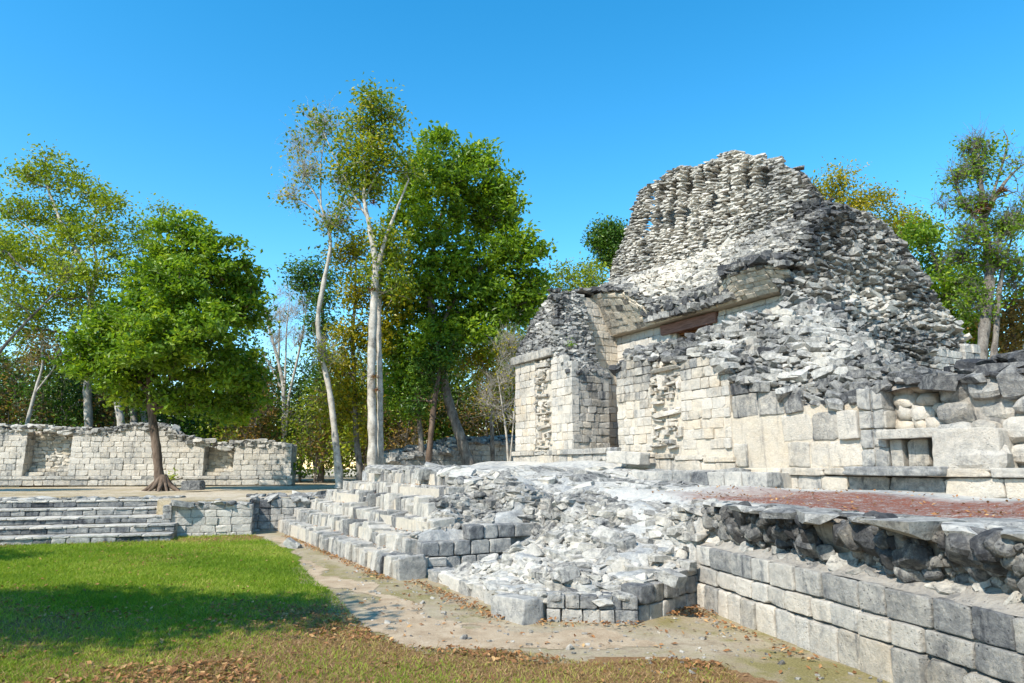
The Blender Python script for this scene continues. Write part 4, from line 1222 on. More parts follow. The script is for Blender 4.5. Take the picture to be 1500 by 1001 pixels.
def sheet(name, pg, z, mat, step, kind='structure', rag=.15, seed=0, attr=None):
    pg = np.asarray(pg, float); lo, hi = pg.min(0), pg.max(0)
    x = np.arange(lo[0] - step, hi[0] + step, step); y = np.arange(lo[1] - step, hi[1] + step, step)
    X, Y = np.meshgrid(x, y, indexing='ij')
    q = np.stack([X, Y, np.full_like(X, seed * 3.3)], -1)
    ins = inpoly(X + rag * vn(q, 2.2, 1) + rag * .5 * vn(q, 7, 5), Y + rag * vn(q, 2.2, 2) + rag * .5 * vn(q, 7, 8), pg)
    Zz = zlow(X, Y) + z
    ce = ins[:-1, :-1] & ins[1:, :-1] & ins[1:, 1:] & ins[:-1, 1:]
    ix = np.arange(X.size).reshape(X.shape)
    F = np.stack([ix[:-1, :-1], ix[1:, :-1], ix[1:, 1:], ix[:-1, 1:]], -1)[ce]
    V = np.stack([X, Y, Zz], -1).reshape(-1, 3); us = np.unique(F); rm = -np.ones(len(V), int); rm[us] = np.arange(len(us))
    V = V[us]
    a = {'tone': attr(V) if attr else np.zeros(len(V))}
    return setp(mesh_obj(name, V, rm[F], mat, None, a, smooth=True), kind=kind)


# one wide sheet of ground, finer near the camera
xs = np.concatenate([np.linspace(-300, -20, 8)[:-1], np.linspace(-20, 14, 120), np.linspace(14, 300, 8)[1:]])
ys = np.concatenate([np.linspace(-120, -6, 5)[:-1], np.linspace(-6, 24, 100), np.linspace(24, 300, 8)[1:]])
X, Y = np.meshgrid(xs, ys, indexing='ij'); gd = Geo(); gd.grid(np.stack([X, Y, zlow(X, Y)], -1))
setp(gd.build('ground', m_dirt, None, smooth=True), kind='structure')

L = lambda px, py: on(px, py, 0)[:2]
lawn_poly = [(-30, 8.5), tuple(LP(-9, .25)), tuple(LP(-.02, .1)), tuple(LQ(.0, .02)), tuple(LQ(1.68, .02)), L(388, 789), L(418, 806), L(440, 830), L(462, 852), L(490, 872), L(515, 900), L(548, 932), L(600, 950), L(700, 952), L(800, 962), L(870, 972), L(960, 966), L(1040, 972), L(1100, 985), L(1150, 1003), (1.8, 3.), (1.8, -4), (-30, -4)]
PL_ = np.array(lawn_poly)
def dryness(V):
    d = np.clip((-1.2 - (-(V[:, 0]))) * 0, 0, 1)
    q = np.column_stack([V[:, 0], V[:, 1], np.zeros(len(V))])
    s_ = 1 / (1 + np.exp(-((8.5 - V[:, 1]) * 1.25 + (V[:, 0] + 3.0) * .50 + .9 * vn(q, 1.6, 9))))
    s2 = .55 * np.exp(-((V[:, 1] - (16.0 + .3 * (V[:, 0] + 8))) / .9) ** 2)
    return np.clip(s_ + s2 + .30 * vn(q, 1.1, 2) + .20 * vn(q, 4, 3), 0, 1)
sheet('lawn', lawn_poly, .006, m_lawn, .07, attr=dryness, rag=.20)
path_poly = [L(385, 790), L(402, 786), L(430, 800), L(470, 832), L(540, 868), L(640, 905), L(760, 925), L(900, 925), L(960, 945), L(900, 962), L(800, 958), L(700, 948), L(600, 946), L(540, 925), L(500, 880), L(460, 845), L(420, 803)]
sheet('path', path_poly, .004, m_path, .05, rag=.26, seed=2)

# plateau behind the steps and under the trees
m_plat, nt = nt_mat('plateau_soil'); g = NG(nt); pos = coords(g)
n1 = g.noise(.5, 5, .6, pos); n2 = g.noise(5, 6, .7, pos); n3 = g.noise(40, 4, .7, pos)
c = g.ramp(g.math('ADD', n2, g.math('MULTIPLY', g.math('SUBTRACT', n3, .5), .7)), [(.25, (.26, .20, .13)), (.5, (.48, .40, .30)), (.75, (.62, .55, .44))])
c = g.mix(g.math('MULTIPLY_ADD', n1, 3., -1.2, clamp=True), c, g.ramp(n3, [(.3, (.17, .12, .05)), (.7, (.40, .32, .18))]))
g.out(c, .97, g.math('ADD', n3, n2), .9, .02, .05)
zpl = lambda x, y: np.clip(.845 + .014 * (np.asarray(y) - 17.5), .8, 1.12)
pg = [(-120, -16), tuple(LP(-9.2, 2.5)), tuple(LP(-.75, 2.5)), tuple(LP(-.6, 1.5)), tuple(LQ(-.1, .3)), tuple(LQ(1.6, .3)), tuple(LQ(1.6, 1.25)), tuple(LQ(3.7, 1.25)), tuple(W(1.2, -3.9)), tuple(W(6, -2.0)), tuple(W(9, .5)), tuple(W(25, .5)), (200, 4), (200, 200), (-120, 200)]
bm_poly = np.array(pg); V = np.column_stack([bm_poly, zpl(bm_poly[:, 0], bm_poly[:, 1]) - .012])
from mathutils.geometry import tessellate_polygon
n = len(V); tri = np.array(tessellate_polygon([[Vector((v[0], v[1], 0)) for v in V]])); low_ = V.copy(); low_[:, 2] = -.2
me = mesh_obj('terrain', np.vstack([V, low_]), [tri, np.array([[i, n + i, n + (i + 1) % n, (i + 1) % n] for i in range(n)])], m_plat)
setp(me, kind='structure')

# ---- grass blades
def sample_poly(pg, n, wfun, box):
    out = []
    while sum(map(len, out)) < n:
        p = rng.uniform(box[0], box[1], (n, 2)); k = inpoly(p[:, 0], p[:, 1], pg); p = p[k]
        out.append(p[rng.random(len(p)) < wfun(p)])
    return np.concatenate(out)[:n]


def blades(name, P, hgt, wid, mat, tone, lean=.6):
    n = len(P); a = rng.uniform(0, 6.283, n); z = zlow(P[:, 0], P[:, 1]) + .005
    base = np.column_stack([P, z]); t = np.column_stack([np.cos(a), np.sin(a), np.zeros(n)]); l = rng.normal(0, lean, (n, 2))
    tip = base + np.column_stack([l[:, 0] * hgt, l[:, 1] * hgt, hgt * rng.uniform(.5, 1., n)])
    V = np.empty((n, 3, 3)); V[:, 0] = base - t * wid[:, None]; V[:, 1] = base + t * wid[:, None]; V[:, 2] = tip
    return mesh_obj(name, V.reshape(-1, 3), np.arange(3 * n).reshape(n, 3), mat, None, {'tone': np.repeat(tone, 3)})


m_grass = leaf_mat('grass_blade', (.10, .18, .010), (.23, .32, .022), (.45, .40, .11), .4, .6, .2)
m_straw = leaf_mat('dry_grass_blade', (.11, .075, .025), (.28, .175, .07), (.50, .34, .17), .2, .7, .1)
lawn_arr = np.array(lawn_poly)
P = sample_poly(lawn_arr, 230000, lambda p: np.clip(30 / (p[:, 1].clip(3) ** 2), 0, 1) * (np.abs(p[:, 0]) < .80 * p[:, 1] + .6), ((-15, 4.6), (1.8, 18)))
qd = dryness(P); k = rng.random(len(P)) > qd * .93
dist = np.hypot(P[:, 0], P[:, 1])
sz = .9 + .04 * dist
Pg = P[k]; o = blades('grass', Pg, .038 * sz[k] * rng.uniform(.6, 1.3, k.sum()), .0035 * sz[k] * rng.uniform(.7, 1.4, k.sum()), m_grass, np.clip(rng.normal(.40, .18, k.sum()) + .20 * vn(np.column_stack([Pg, Pg[:, :1] * 0]), 1.5) + .20 * vn(np.column_stack([Pg, Pg[:, :1] * 0]), 5., 3) + .25 * qd[k], 0, 1))
setp(o, kind='stuff')
k2 = ~k & (rng.random(len(P)) < .55); Pg = P[k2]
o = blades('dry_grass', Pg, .03 * sz[k2] * rng.uniform(.5, 1.3, k2.sum()), .003 * sz[k2] * rng.uniform(.7, 1.4, k2.sum()), m_straw, np.clip(rng.normal(.5, .25, k2.sum()), 0, 1), 1.1)
setp(o, kind='stuff')

# ---- fallen leaves
def leaves(name, P3, size, mat, tone, flat=.45):
    n = len(P3); a = rng.uniform(0, 6.283, n)
    nn = np.column_stack([rng.normal(0, flat, n), rng.normal(0, flat, n), np.ones(n)]); nn /= np.linalg.norm(nn, axis=1)[:, None]
    t = np.column_stack([np.cos(a), np.sin(a), np.zeros(n)]); t -= nn * (t * nn).sum(1)[:, None]; t /= np.linalg.norm(t, axis=1)[:, None]; b = np.cross(nn, t)
    s = size * rng.uniform(.6, 1.3, n)
    V = np.empty((n, 4, 3)); V[:, 0] = P3 - t * s[:, None]; V[:, 1] = P3 + b * (s * .5)[:, None] + nn * (s * .22)[:, None]; V[:, 2] = P3 + t * s[:, None] + nn * (s * .15)[:, None]; V[:, 3] = P3 - b * (s * .5)[:, None] + nn * (s * .22)[:, None]
    return mesh_obj(name, V.reshape(-1, 3), np.arange(4 * n).reshape(n, 4), mat, None, {'tone': np.repeat(tone, 4)})


m_fall = leaf_mat('fallen_leaf', (.13, .06, .028), (.30, .14, .055), (.50, .31, .14), .15, .7, .15)
pts = []
P = sample_poly(lawn_arr, 7500, lambda p: np.clip(.04 + dryness(p) * (vn(np.column_stack([p, p[:, :1] * 0]), 2.5, 7) > 0), 0, 1) * np.clip(40 / p[:, 1] ** 2, .1, 1), ((-14, 4.6), (1.8, 18)))
pts.append(np.column_stack([P, zlow(P[:, 0], P[:, 1]) + .03]))
def drift(A, B, n, w, z=.012, off=.0):
    t = rng.random(n) ** .9; A = np.asarray(A); B = np.asarray(B); d_ = (B - A) / np.linalg.norm(B - A); nn = np.array([-d_[1], d_[0]])
    p = A + (B - A) * t[:, None] + nn * (np.abs(rng.normal(0, abs(w), n)) * np.sign(w) + off)[:, None]
    pts.append(np.column_stack([p, np.full(n, z) + rng.uniform(0, .03, n)]))
drift(W(1.5, -7.12), W(8.9, -7.14), 620, -.10); drift(W(9.2, -6.86), W(12.0, -6.9), 330, -.12); drift(W(12.3, -6.8), W(12.95, -5.8), 50, -.1)
drift([1.5, 8.35], [2.15, 8.6], 160, -.16); drift([2.1, 8.5], [2.7, 6.2], 110, -.12); drift([1.6, 8.1], [2.3, 8.0], 160, .2); drift([.3, 7.6], [1.4, 7.6], 50, .2)
for k in range(1, 6): drift(W(1, HB + TR * k - .1), W(SR[k] - .2, HB + TR * k - .1), 60, .05, ZR[k - 1])
P = sample_poly(np.array([L(500, 872), L(640, 845), L(780, 900), L(1000, 890), L(1300, 1000), L(900, 1000), L(600, 945)]), 260, lambda p: np.ones(len(p)), ((-4, 4), (4, 11)))
pts.append(np.column_stack([P, zlow(P[:, 0], P[:, 1]) + .012]))
q = rng.uniform([8.5, -4.6], [16, -.6], (700, 2)); q = q[(q[:, 1] > -4.25 - (q[:, 0] - 12.45) * .2775 + .3) & (q[:, 0] > 9.6)]
pts.append(np.column_stack([W(0, 0) + q[:, :1] * D + q[:, 1:] * M, hP(q[:, 0], q[:, 1]) + .02]))
Pt = np.concatenate(pts)
setp(leaves('fallen_leaves', Pt, .027, m_fall, np.clip(rng.normal(.45, .25, len(Pt)), 0, 1)), kind='stuff')
# small pebbles on the path
ss = Stones()
P = sample_poly(np.array([L(400, 790), L(640, 850), L(780, 915), L(1020, 895), L(1290, 1000), L(980, 1000), L(800, 955), L(560, 930)]), 380, lambda p: np.clip(60 / p[:, 1] ** 2, .1, 1), ((-7, 4.5), (4, 18)))
for p in P:
    r_ = .008 * math.exp(rng.normal(.2, .5)); ss.add('rock', v3(p, float(zlow(p[0], p[1])) + r_ * .3), np.array([1., 0, 0]), np.array([0, 1., 0]), UP, (r_ * 1.3, r_, r_ * .6), .25 + rng.random() * .3, .8, .4)
setp(ss.build('gravel', m_stone, None, smooth=False), kind='stuff')

# ================================================================== trees
def tube(acc, pts, sides=6):
    """pts rows x,y,z,r -> tapered tube"""
    pts = np.asarray(pts, float); n = len(pts)
    if n < 2: return
    T = np.gradient(pts[:, :3], axis=0); T /= np.maximum(np.linalg.norm(T, axis=1), 1e-9)[:, None]
    ref = np.array([.83, .41, .37]); A = np.cross(T, ref); A /= np.linalg.norm(A, axis=1)[:, None]; B = np.cross(T, A)
    a = np.arange(sides) / sides * 2 * math.pi
    V = pts[:, None, :3] + (A[:, None] * np.cos(a)[None, :, None] + B[:, None] * np.sin(a)[None, :, None]) * pts[:, 3][:, None, None]
    i = np.arange(n * sides).reshape(n, sides); j = np.roll(i, -1, 1)
    F = np.stack([i[:-1], j[:-1], j[1:], i[1:]], -1).reshape(-1, 4)
    acc[0].append(V.reshape(-1, 3)); acc[1].append(F + acc[2]); acc[2] += n * sides


def smooth_path(P, k=5, wob=.0):
    P = np.asarray(P, float)
    if len(P) < 3: return P
    out = []
    Q = np.vstack([2 * P[0] - P[1], P, 2 * P[-1] - P[-2]])
    for i in range(1, len(Q) - 2):
        for t in np.arange(k) / k:
            out.append(.5 * (2 * Q[i] + (Q[i + 1] - Q[i - 1]) * t + (2 * Q[i - 1] - 5 * Q[i] + 4 * Q[i + 1] - Q[i + 2]) * t * t + (3 * Q[i] - Q[i - 1] - 3 * Q[i + 1] + Q[i + 2]) * t ** 3))
    out.append(Q[-2]); out = np.array(out)
    if wob: out[1:-1, :3] += np.random.default_rng(len(out)).normal(0, wob, (len(out) - 2, 3))
    return out


def curve_to(a, b, ra, rb, n=6, sag=.15, r=None):
    a = np.asarray(a); b = np.asarray(b); L_ = np.linalg.norm(b - a)
    m = (a + b) / 2 + r.normal(0, .09, 3) * L_ + np.array([0, 0, -sag * L_ * .35])
    t = np.linspace(0, 1, n)[:, None]
    p = (1 - t) ** 2 * a + 2 * t * (1 - t) * m + t * t * b
    p[1:-1] += r.normal(0, .02 * L_, (n - 2, 3))
    return np.column_stack([p, np.linspace(ra, rb, n)])


def tree(name, label, cat, Y, stems, blobs, leaf, bark, size=.13, n=12000, seed=1, clump=.30, per=34, twig=.012, bare=0, zb=None, group=None, up=.55, fine=0, limb=.05, vmul=.85, twigmat=None):
    """stems: pixel polylines (px, py, radius m[, dY]); blobs: (px, py, half-width px, half-height px, dY, share of leaves)"""
    r = np.random.default_rng(seed)
    def P3(px, py, dy=0.): return at(px, py, Y + dy)
    S3 = []
    for st_ in stems:
        S3.append(np.array([[*P3(s[0], s[1], s[3] if len(s) > 3 else 0.), s[2]] for s in st_]))
    b0 = S3[0][0].copy()
    if zb is not None: b0[2] = zb; S3[0] = np.vstack([[b0[0], b0[1], zb - .15, b0[3] * 1.25], S3[0]])
    root = empty(name, b0[:3]); setp(root, label, cat, group, 'thing')
    acc0 = [[], [], 0]; acc = [[], [], 0] if twigmat else acc0
    allp = []
    for k, s in enumerate(S3):
        sp = smooth_path(s, 6)
        sp[:, 3] *= 1 + .10 * r.normal(size=len(sp)).clip(-1, 1)
        tube(acc0, sp, 10 if k == 0 else 8); allp.append(sp)
    allp = np.concatenate(allp)
    k_ = Y / 1000.
    tot = sum(bl[5] if len(bl) > 5 else bl[2] * bl[3] for bl in blobs)
    LP_, LT = [], []
    for bl in blobs:
        px, py, hw, hh = bl[:4]; dy = bl[4] if len(bl) > 4 else r.uniform(-1, 1) * hw * k_ * .8
        sh = (bl[5] if len(bl) > 5 else hw * hh) / tot
        c = P3(px, py, dy); R3_ = np.array([hw * k_, hw * k_ * .9, hh * k_])
        # limb from the stem to the middle of this part of the crown
        dd = np.linalg.norm(allp[:, :3] - c, axis=1) + 2.2 * np.maximum(0, allp[:, 2] - c[2] + R3_[2] * .3)
        j = int(np.argmin(dd)); a = allp[j]
        lr = min(a[3] * .7, limb * (.6 + 8 * sh))
        lp = curve_to(a[:3], c, lr, lr * .45, 8, .3, r); tube(acc, lp, 6)
        nl = int(n * sh)
        nc = max(3, nl // per)
        d = r.normal(size=(nc, 3)); d /= np.linalg.norm(d, axis=1)[:, None]
        rad = r.random(nc) ** .38
        cc = c + d * rad[:, None] * R3_
        nb = min(nc, 7 + bare)
        for q in range(nb):
            tgt = cc[q] if q < nc else c + r.normal(size=3) * R3_ * .6
            s0 = lp[int(r.integers(3, 8))]
            bp = curve_to(s0[:3], tgt, max(s0[3] * .5, twig), twig * .5, 6, .1, r); tube(acc, bp, 5)
            for f in range(2 + fine):
                e = tgt + r.normal(0, .45, 3) * np.array([1, 1, .8]) * (R3_.mean() * .8 if fine else .7) + np.array([0, 0, .15 * fine * .3])
                s1 = bp[int(r.integers(2, 6))]
                tp = curve_to(s1[:3], e, twig * .75, twig * .3, 5, .0, r); tube(acc, tp, 4)
                if fine > 2:
                    for h in range(3):
                        s2 = tp[int(r.integers(1, 5))]; tube(acc, curve_to(s2[:3], s2[:3] + r.normal(0, .30, 3) + np.array([0, 0, .12]), twig * .4, twig * .2, 4, 0, r), 4)
        ci = r.integers(0, nc, nl)
        ct_tone = r.normal(0, .2, nc)
        off = r.normal(0, 1, (nl, 3)) * clump * np.array([1, 1, .62])
        LP_.append(cc[ci] + off); LT.append(np.clip(.42 + ct_tone[ci] + r.normal(0, .14, nl), 0, 1))
    mesh_obj('trunk', np.concatenate(acc0[0]), np.concatenate(acc0[1]), bark, root, smooth=True)
    if twigmat: mesh_obj('branches', np.concatenate(acc[0]), np.concatenate(acc[1]), twigmat or bark, root, smooth=True)
    if n:
        P = np.concatenate(LP_); T_ = np.concatenate(LT); m = len(P)
        nn = r.normal(size=(m, 3)) + np.array([0, 0, up * 1.6]); nn /= np.linalg.norm(nn, axis=1)[:, None]
        t = r.normal(size=(m, 3)); t -= nn * (t * nn).sum(1)[:, None]; t /= np.linalg.norm(t, axis=1)[:, None]; b = np.cross(nn, t)
        s = size * r.uniform(.6, 1.25, m)[:, None]
        V = np.empty((m, 4, 3)); V[:, 0] = P - t * s * .5; V[:, 1] = P + b * s * .27 + nn * s * .10; V[:, 2] = P + t * s * .5 - nn * s * .06; V[:, 3] = P - b * s * .27 + nn * s * .10
        mesh_obj('crown', V.reshape(-1, 3), np.arange(4 * m).reshape(m, 4), leaf, root, {'tone': np.repeat(T_, 4)})
    return root


# 1 the round dense tree on the plateau
T1 = tree('broadleaf_tree', 'dense round deep green tree with a brown trunk on the low plateau', 'tree', 23.6,
     [[(237, 716, .24), (233, 695, .17), (229, 655, .145), (222, 605, .135), (219, 565, .12), (226, 505, .10), (242, 440, .07)], [(222, 600, .10), (255, 545, .08), (300, 490, .06), (330, 450, .04)], [(220, 580, .09), (185, 535, .06), (150, 500, .04)]],
     [(262, 350, 48, 42), (305, 378, 55, 45), (345, 418, 48, 42), (238, 405, 50, 45), (295, 440, 75, 50), (370, 450, 34, 38), (205, 462, 55, 42), (148, 488, 45, 36), (118, 525, 30, 30), (170, 535, 60, 38), (235, 525, 60, 42), (300, 535, 60, 45), (362, 545, 40, 40), (335, 590, 55, 32), (262, 580, 50, 28), (185, 575, 40, 24), (290, 480, 60, 40, -2.2), (220, 500, 60, 40, -2.2), (260, 420, 50, 40, -1.8)],
     L_green, m_bark_brown, .20, 40000, 3, .19, 52, .014, zb=.92)
# root flare
ss = Stones()
c0 = at(237, 716, 23.6)
acc = [[], [], 0]
for a in np.linspace(0, 6.28, 10)[:-1]:
    a += rng.normal(0, .2); d_ = np.array([math.cos(a), math.sin(a), 0]); L_ = rng.uniform(.5, 1.0)
    p = np.array([c0 + d_ * .05 + [0, 0, .42], c0 + d_ * .24 + [0, 0, .16], c0 + d_ * L_ * .6 + [0, 0, .02], c0 + d_ * L_ + [0, 0, -.14]])
    tube(acc, np.column_stack([p, [.10, .09, .07, .03]]), 6)
V = np.concatenate(acc[0]); V[:, 2] = np.maximum(V[:, 2], .75)
mesh_obj('root', V, np.concatenate(acc[1]), m_bark_brown, T1, smooth=True)

# 2 the tall pale double trunk
T2 = tree('tall_pale_tree', 'tallest slender tree with a smooth whitish forked trunk behind the stairway head', 'tree', 24.0,
     [[(545, 694, .19), (546, 640, .165), (544, 560, .155), (546, 480, .145), (549, 420, .14), (550, 385, .12), (541, 330, .085), (533, 280, .06), (545, 210, .04), (550, 165, .025)],
      [(551, 400, .10), (565, 350, .07), (580, 310, .05), (598, 265, .03)], [(538, 320, .05), (515, 280, .035), (490, 230, .025), (470, 185, .015)], [(535, 290, .04), (555, 250, .03), (580, 215, .02)]],
     [(545, 152, 32, 20), (575, 168, 16, 15), (530, 185, 25, 15), (535, 235, 48, 28), (500, 220, 26, 30, 0, 350), (468, 178, 32, 22, 0, 120), (540, 275, 35, 22), (590, 245, 24, 26, 0, 350), (508, 300, 18, 18, 0, 150), (560, 205, 25, 22)],
     L_mixed, m_bark_white, .17, 6500, 5, .30, 26, .012, bare=2, zb=1.0, fine=2)
# bromeliads on its trunk
def bromeliad(px, py, Y, s, mat, parent, n=60, down=.2):
    c = at(px, py, Y - .15); r = np.random.default_rng(int(px)); V = []; F = []
    for k in range(n):
        d = r.normal(size=3); d[2] = abs(d[2]) * .8 - down; d /= np.linalg.norm(d); t = np.cross(d, [0, 0, 1.]); t /= np.linalg.norm(t)
        L_ = s * r.uniform(.6, 1.1); i = len(V)
        V += [c - t * s * .05, c + t * s * .05, c + d * L_ * .6 + t * s * .04, c + d * L_ * .6 - t * s * .04, c + d * L_ - np.array([0, 0, L_ * .25])]
        F.append([i, i + 1, i + 2, i + 3]); F.append([i + 3, i + 2, i + 4, i + 4])
    V = np.array(V); q = np.array([f for f in F if f[2] != f[3]]); tr_ = np.array([f[:3] for f in F if f[2] == f[3]])
    return mesh_obj('bromeliad', V, [q, tr_], mat, parent, {'tone': np.repeat(r.random(n), 5)})
L_brom = leaf_mat('bromeliad_leaf', (.10, .05, .03), (.24, .09, .05), (.20, .16, .05), .2, .6, .2)
for (x, y, s) in ((547, 298, .25), (546, 425, .28), (549, 553, .3), (552, 572, .22)): bromeliad(x, y, 24.0, s, L_brom, T2)
tree('slim_pale_tree', 'thin straight pale trunk close beside the tall whitish forked tree', 'tree', 24.5,
     [[(557, 693, .125), (557, 620, .11), (556, 540, .10), (555, 470, .085), (558, 410, .06), (565, 360, .03)]],
     [(566, 350, 25, 25), (555, 400, 25, 25), (580, 420, 22, 25), (575, 370, 20, 20)], L_mixed, m_bark_white, .17, 2600, 6, .28, 24, .012, zb=1.0)
# 3 leaning thin tree
tree('leaning_pale_tree', 'thin leaning whitish tree with nearly bare twigs left of the stairway head', 'tree', 25.0,
     [[(497, 706, .15), (492, 650, .115), (483, 575, .105), (470, 515, .095), (466, 465, .09), (475, 410, .08), (484, 360, .065), (478, 325, .05), (462, 285, .035), (442, 262, .02)],
      [(482, 345, .05), (500, 300, .035), (512, 255, .02)], [(476, 320, .04), (450, 300, .03), (425, 285, .015)], [(470, 300, .035), (470, 240, .025), (480, 185, .015)]],
     [(448, 255, 34, 26, 0, 260), (425, 290, 20, 20, 0, 100), (492, 330, 26, 18, 0, 420), (475, 195, 30, 30, 0, 260), (505, 265, 22, 25, 0, 320), (440, 215, 22, 22, 0, 100), (475, 520, 16, 24, 0, 260)],
     L_mixed, m_bark_white, .16, 2100, 8, .26, 14, .011, bare=6, zb=1.05, fine=4)
# 4 the big leaning tree
T4 = tree('spreading_tree', 'big leafy green tree on a leaning grey trunk left of the temple', 'tree', 28.0,
     [[(687, 684, .26), (676, 645, .20), (660, 598, .19), (648, 548, .18), (640, 505, .17), (633, 455, .16), (629, 405, .12), (640, 340, .09), (655, 280, .06), (650, 230, .03)],
      [(640, 505, .10), (660, 450, .09), (700, 400, .07), (735, 360, .04)], [(632, 440, .09), (605, 390, .07), (595, 320, .05)], [(655, 450, .06), (700, 470, .05), (750, 440, .03)]],
     [(640, 210, 34, 20), (690, 235, 40, 30), (650, 262, 55, 40), (722, 262, 36, 34), (705, 312, 62, 42), (642, 335, 50, 42), (752, 365, 36, 34), (705, 385, 62, 46), (642, 405, 50, 42), (772, 405, 26, 32), (722, 445, 55, 42), (662, 465, 55, 42), (602, 445, 36, 40), (622, 515, 45, 42), (590, 560, 26, 36), (700, 490, 55, 28), (762, 450, 26, 36), (600, 300, 30, 45), (608, 250, 22, 22), (575, 500, 22, 40), (735, 310, 30, 30), (786, 362, 16, 14), (782, 440, 20, 28)],
     L_green, m_bark_grey, .24, 38000, 9, .24, 48, .016, zb=1.05)
L_root = simple_mat('hanging_root', [(.3, (.03, .022, .016)), (.7, (.10, .07, .05))], 8)
acc = [[], [], 0]; r_ = np.random.default_rng(4)
for k in range(40):
    a = at(632 + r_.normal(0, 9), 500 + r_.normal(0, 8), 27.8 + r_.normal(0, .15)); b_ = a + np.array([r_.normal(0, .12), r_.normal(0, .1), -r_.uniform(.5, 2.0)])
    tube(acc, curve_to(a, b_, .022, .008, 4, 0, r_), 4)
mesh_obj('hanging_root', np.concatenate(acc[0]), np.concatenate(acc[1]), L_root, T4, smooth=True)
tree('dark_slender_tree', 'dark slim trunk crossing the shaded ruin, left of the leaning grey trunk', 'tree', 27.0,
     [[(627, 686, .13), (631, 640, .11), (636, 590, .10), (643, 545, .08), (640, 500, .06)]], [(630, 545, 28, 28), (612, 580, 20, 26), (650, 520, 25, 25)], L_dark, m_bark_brown, .16, 2600, 12, .3, 30, zb=1.1)
tree('forked_dark_tree', 'short dark stem with low leaves at the left end of the shaded ruin', 'tree', 28.0,
     [[(619, 686, .12), (616, 640, .10), (611, 595, .08), (602, 560, .05)]], [(598, 560, 28, 30), (612, 600, 16, 16), (580, 590, 18, 25)], L_green, m_bark_grey, .15, 2600, 13, .3, 30, zb=1.1)
# 5 yellow tree
tree('yellowing_tree', 'tree with yellow leaves between the leaning pale trunk and the forked one', 'tree', 27.0,
     [[(527, 690, .13), (522, 640, .11), (519, 570, .09), (517, 500, .07), (520, 430, .05), (522, 370, .03)], [(519, 560, .05), (500, 520, .03)]],
     [(500, 545, 22, 30), (514, 495, 28, 30), (497, 600, 22, 26), (522, 425, 24, 34), (520, 362, 24, 24), (497, 378, 16, 16), (518, 580, 22, 22), (578, 440, 22, 40), (560, 480, 18, 40), (580, 380, 20, 30), (530, 630, 16, 20)],
     L_yellow, m_bark_grey, .18, 9500, 15, .30, 26, .012, zb=1.1)
# 6 airy tree at the left back
tree('airy_tree', 'tall airy light green tree with pale limbs at the left edge', 'tree', 32.0,
     [[(130, 640, .20), (128, 560, .18), (133, 470, .16), (133, 430, .14), (118, 380, .12), (92, 330, .09), (70, 275, .06), (66, 230, .03)], [(133, 440, .09), (142, 390, .07), (135, 340, .05), (150, 290, .03)], [(115, 375, .07), (70, 360, .05), (25, 320, .03)]],
     [(66, 232, 16, 22), (38, 262, 34, 20), (92, 262, 32, 20), (132, 288, 30, 20), (166, 300, 20, 26), (28, 308, 32, 24), (82, 318, 45, 26), (142, 340, 36, 26), (15, 360, 30, 30), (60, 378, 45, 28), (120, 402, 45, 30), (20, 420, 36, 28), (172, 372, 16, 20), (90, 440, 45, 30), (40, 470, 40, 30), (150, 460, 36, 34), (100, 350, 30, 25)],
     L_olive, m_bark_white, .20, 17000, 17, .34, 30, .014, zb=1.05, bare=1, fine=1, twigmat=m_bark_grey)
tree('slanting_pale_tree', 'bare whitish limbs slanting up from the left edge in front of the thicket', 'tree', 29.0,
     [[(-70, 640, .10), (-30, 560, .085), (0, 515, .07), (35, 475, .055), (70, 440, .04), (108, 400, .02)], [(-60, 560, .07), (-20, 400, .055), (5, 368, .05), (35, 395, .04), (75, 405, .03), (100, 415, .015)]],
     [(100, 405, 26, 20, 0, 100), (20, 440, 40, 30, 0, 200), (-10, 360, 30, 30, 0, 250)], L_olive, m_bark_grey, .17, 2600, 18, .35, 20, .013, bare=4, zb=1.0, fine=2)
tree('slanted_stem_tree', 'thin pale stem rising behind the left end of the ruined wall range', 'tree', 30.5,
     [[(38, 632, .09), (50, 580, .07), (62, 535, .05), (60, 500, .03)], [(52, 575, .05), (75, 545, .03), (90, 520, .015)]], [(62, 505, 22, 22), (85, 520, 16, 18), (45, 530, 16, 20)], L_brown, m_bark_white, .13, 1300, 19, .3, 16, .011, bare=5, zb=1.0, fine=2)
tree('light_crowned_tree', 'small airy crown showing just behind the round green tree', 'tree', 34.0,
     [[(215, 640, .14), (216, 520, .12), (222, 420, .08), (235, 340, .05), (240, 305, .02)]], [(215, 330, 24, 20), (240, 308, 22, 12), (195, 350, 18, 20), (225, 370, 30, 24), (195, 410, 28, 30)], L_olive, m_bark_grey, .17, 3000, 20, .36, 20, .013, zb=1.05)
# three stems seen behind the round tree
for k, (x0, x1, l) in enumerate(((178, 168, 'pale thick stem behind the left wall, left of the three by the round tree'), (196, 194, 'bluish grey stem behind the left wall, middle of the three by the round tree'), (212, 205, 'pale stem behind the left wall, right of the three by the round tree'))):
    tree('stem_tree', l, 'tree', 31.0 + k * .4, [[(x0, 632, .17 - .02 * k), (lerp(x0, x1, .6), 590, .14), (x1, 545, .12), (x1 - 3, 480, .07)]], [(x1 + 4, 480, 40, 34), (x1 - 18, 530, 36, 26)], L_dark, m_bark_white if k != 1 else m_bark_grey, .17, 3600, 30 + k, .36, 34, zb=1.0)
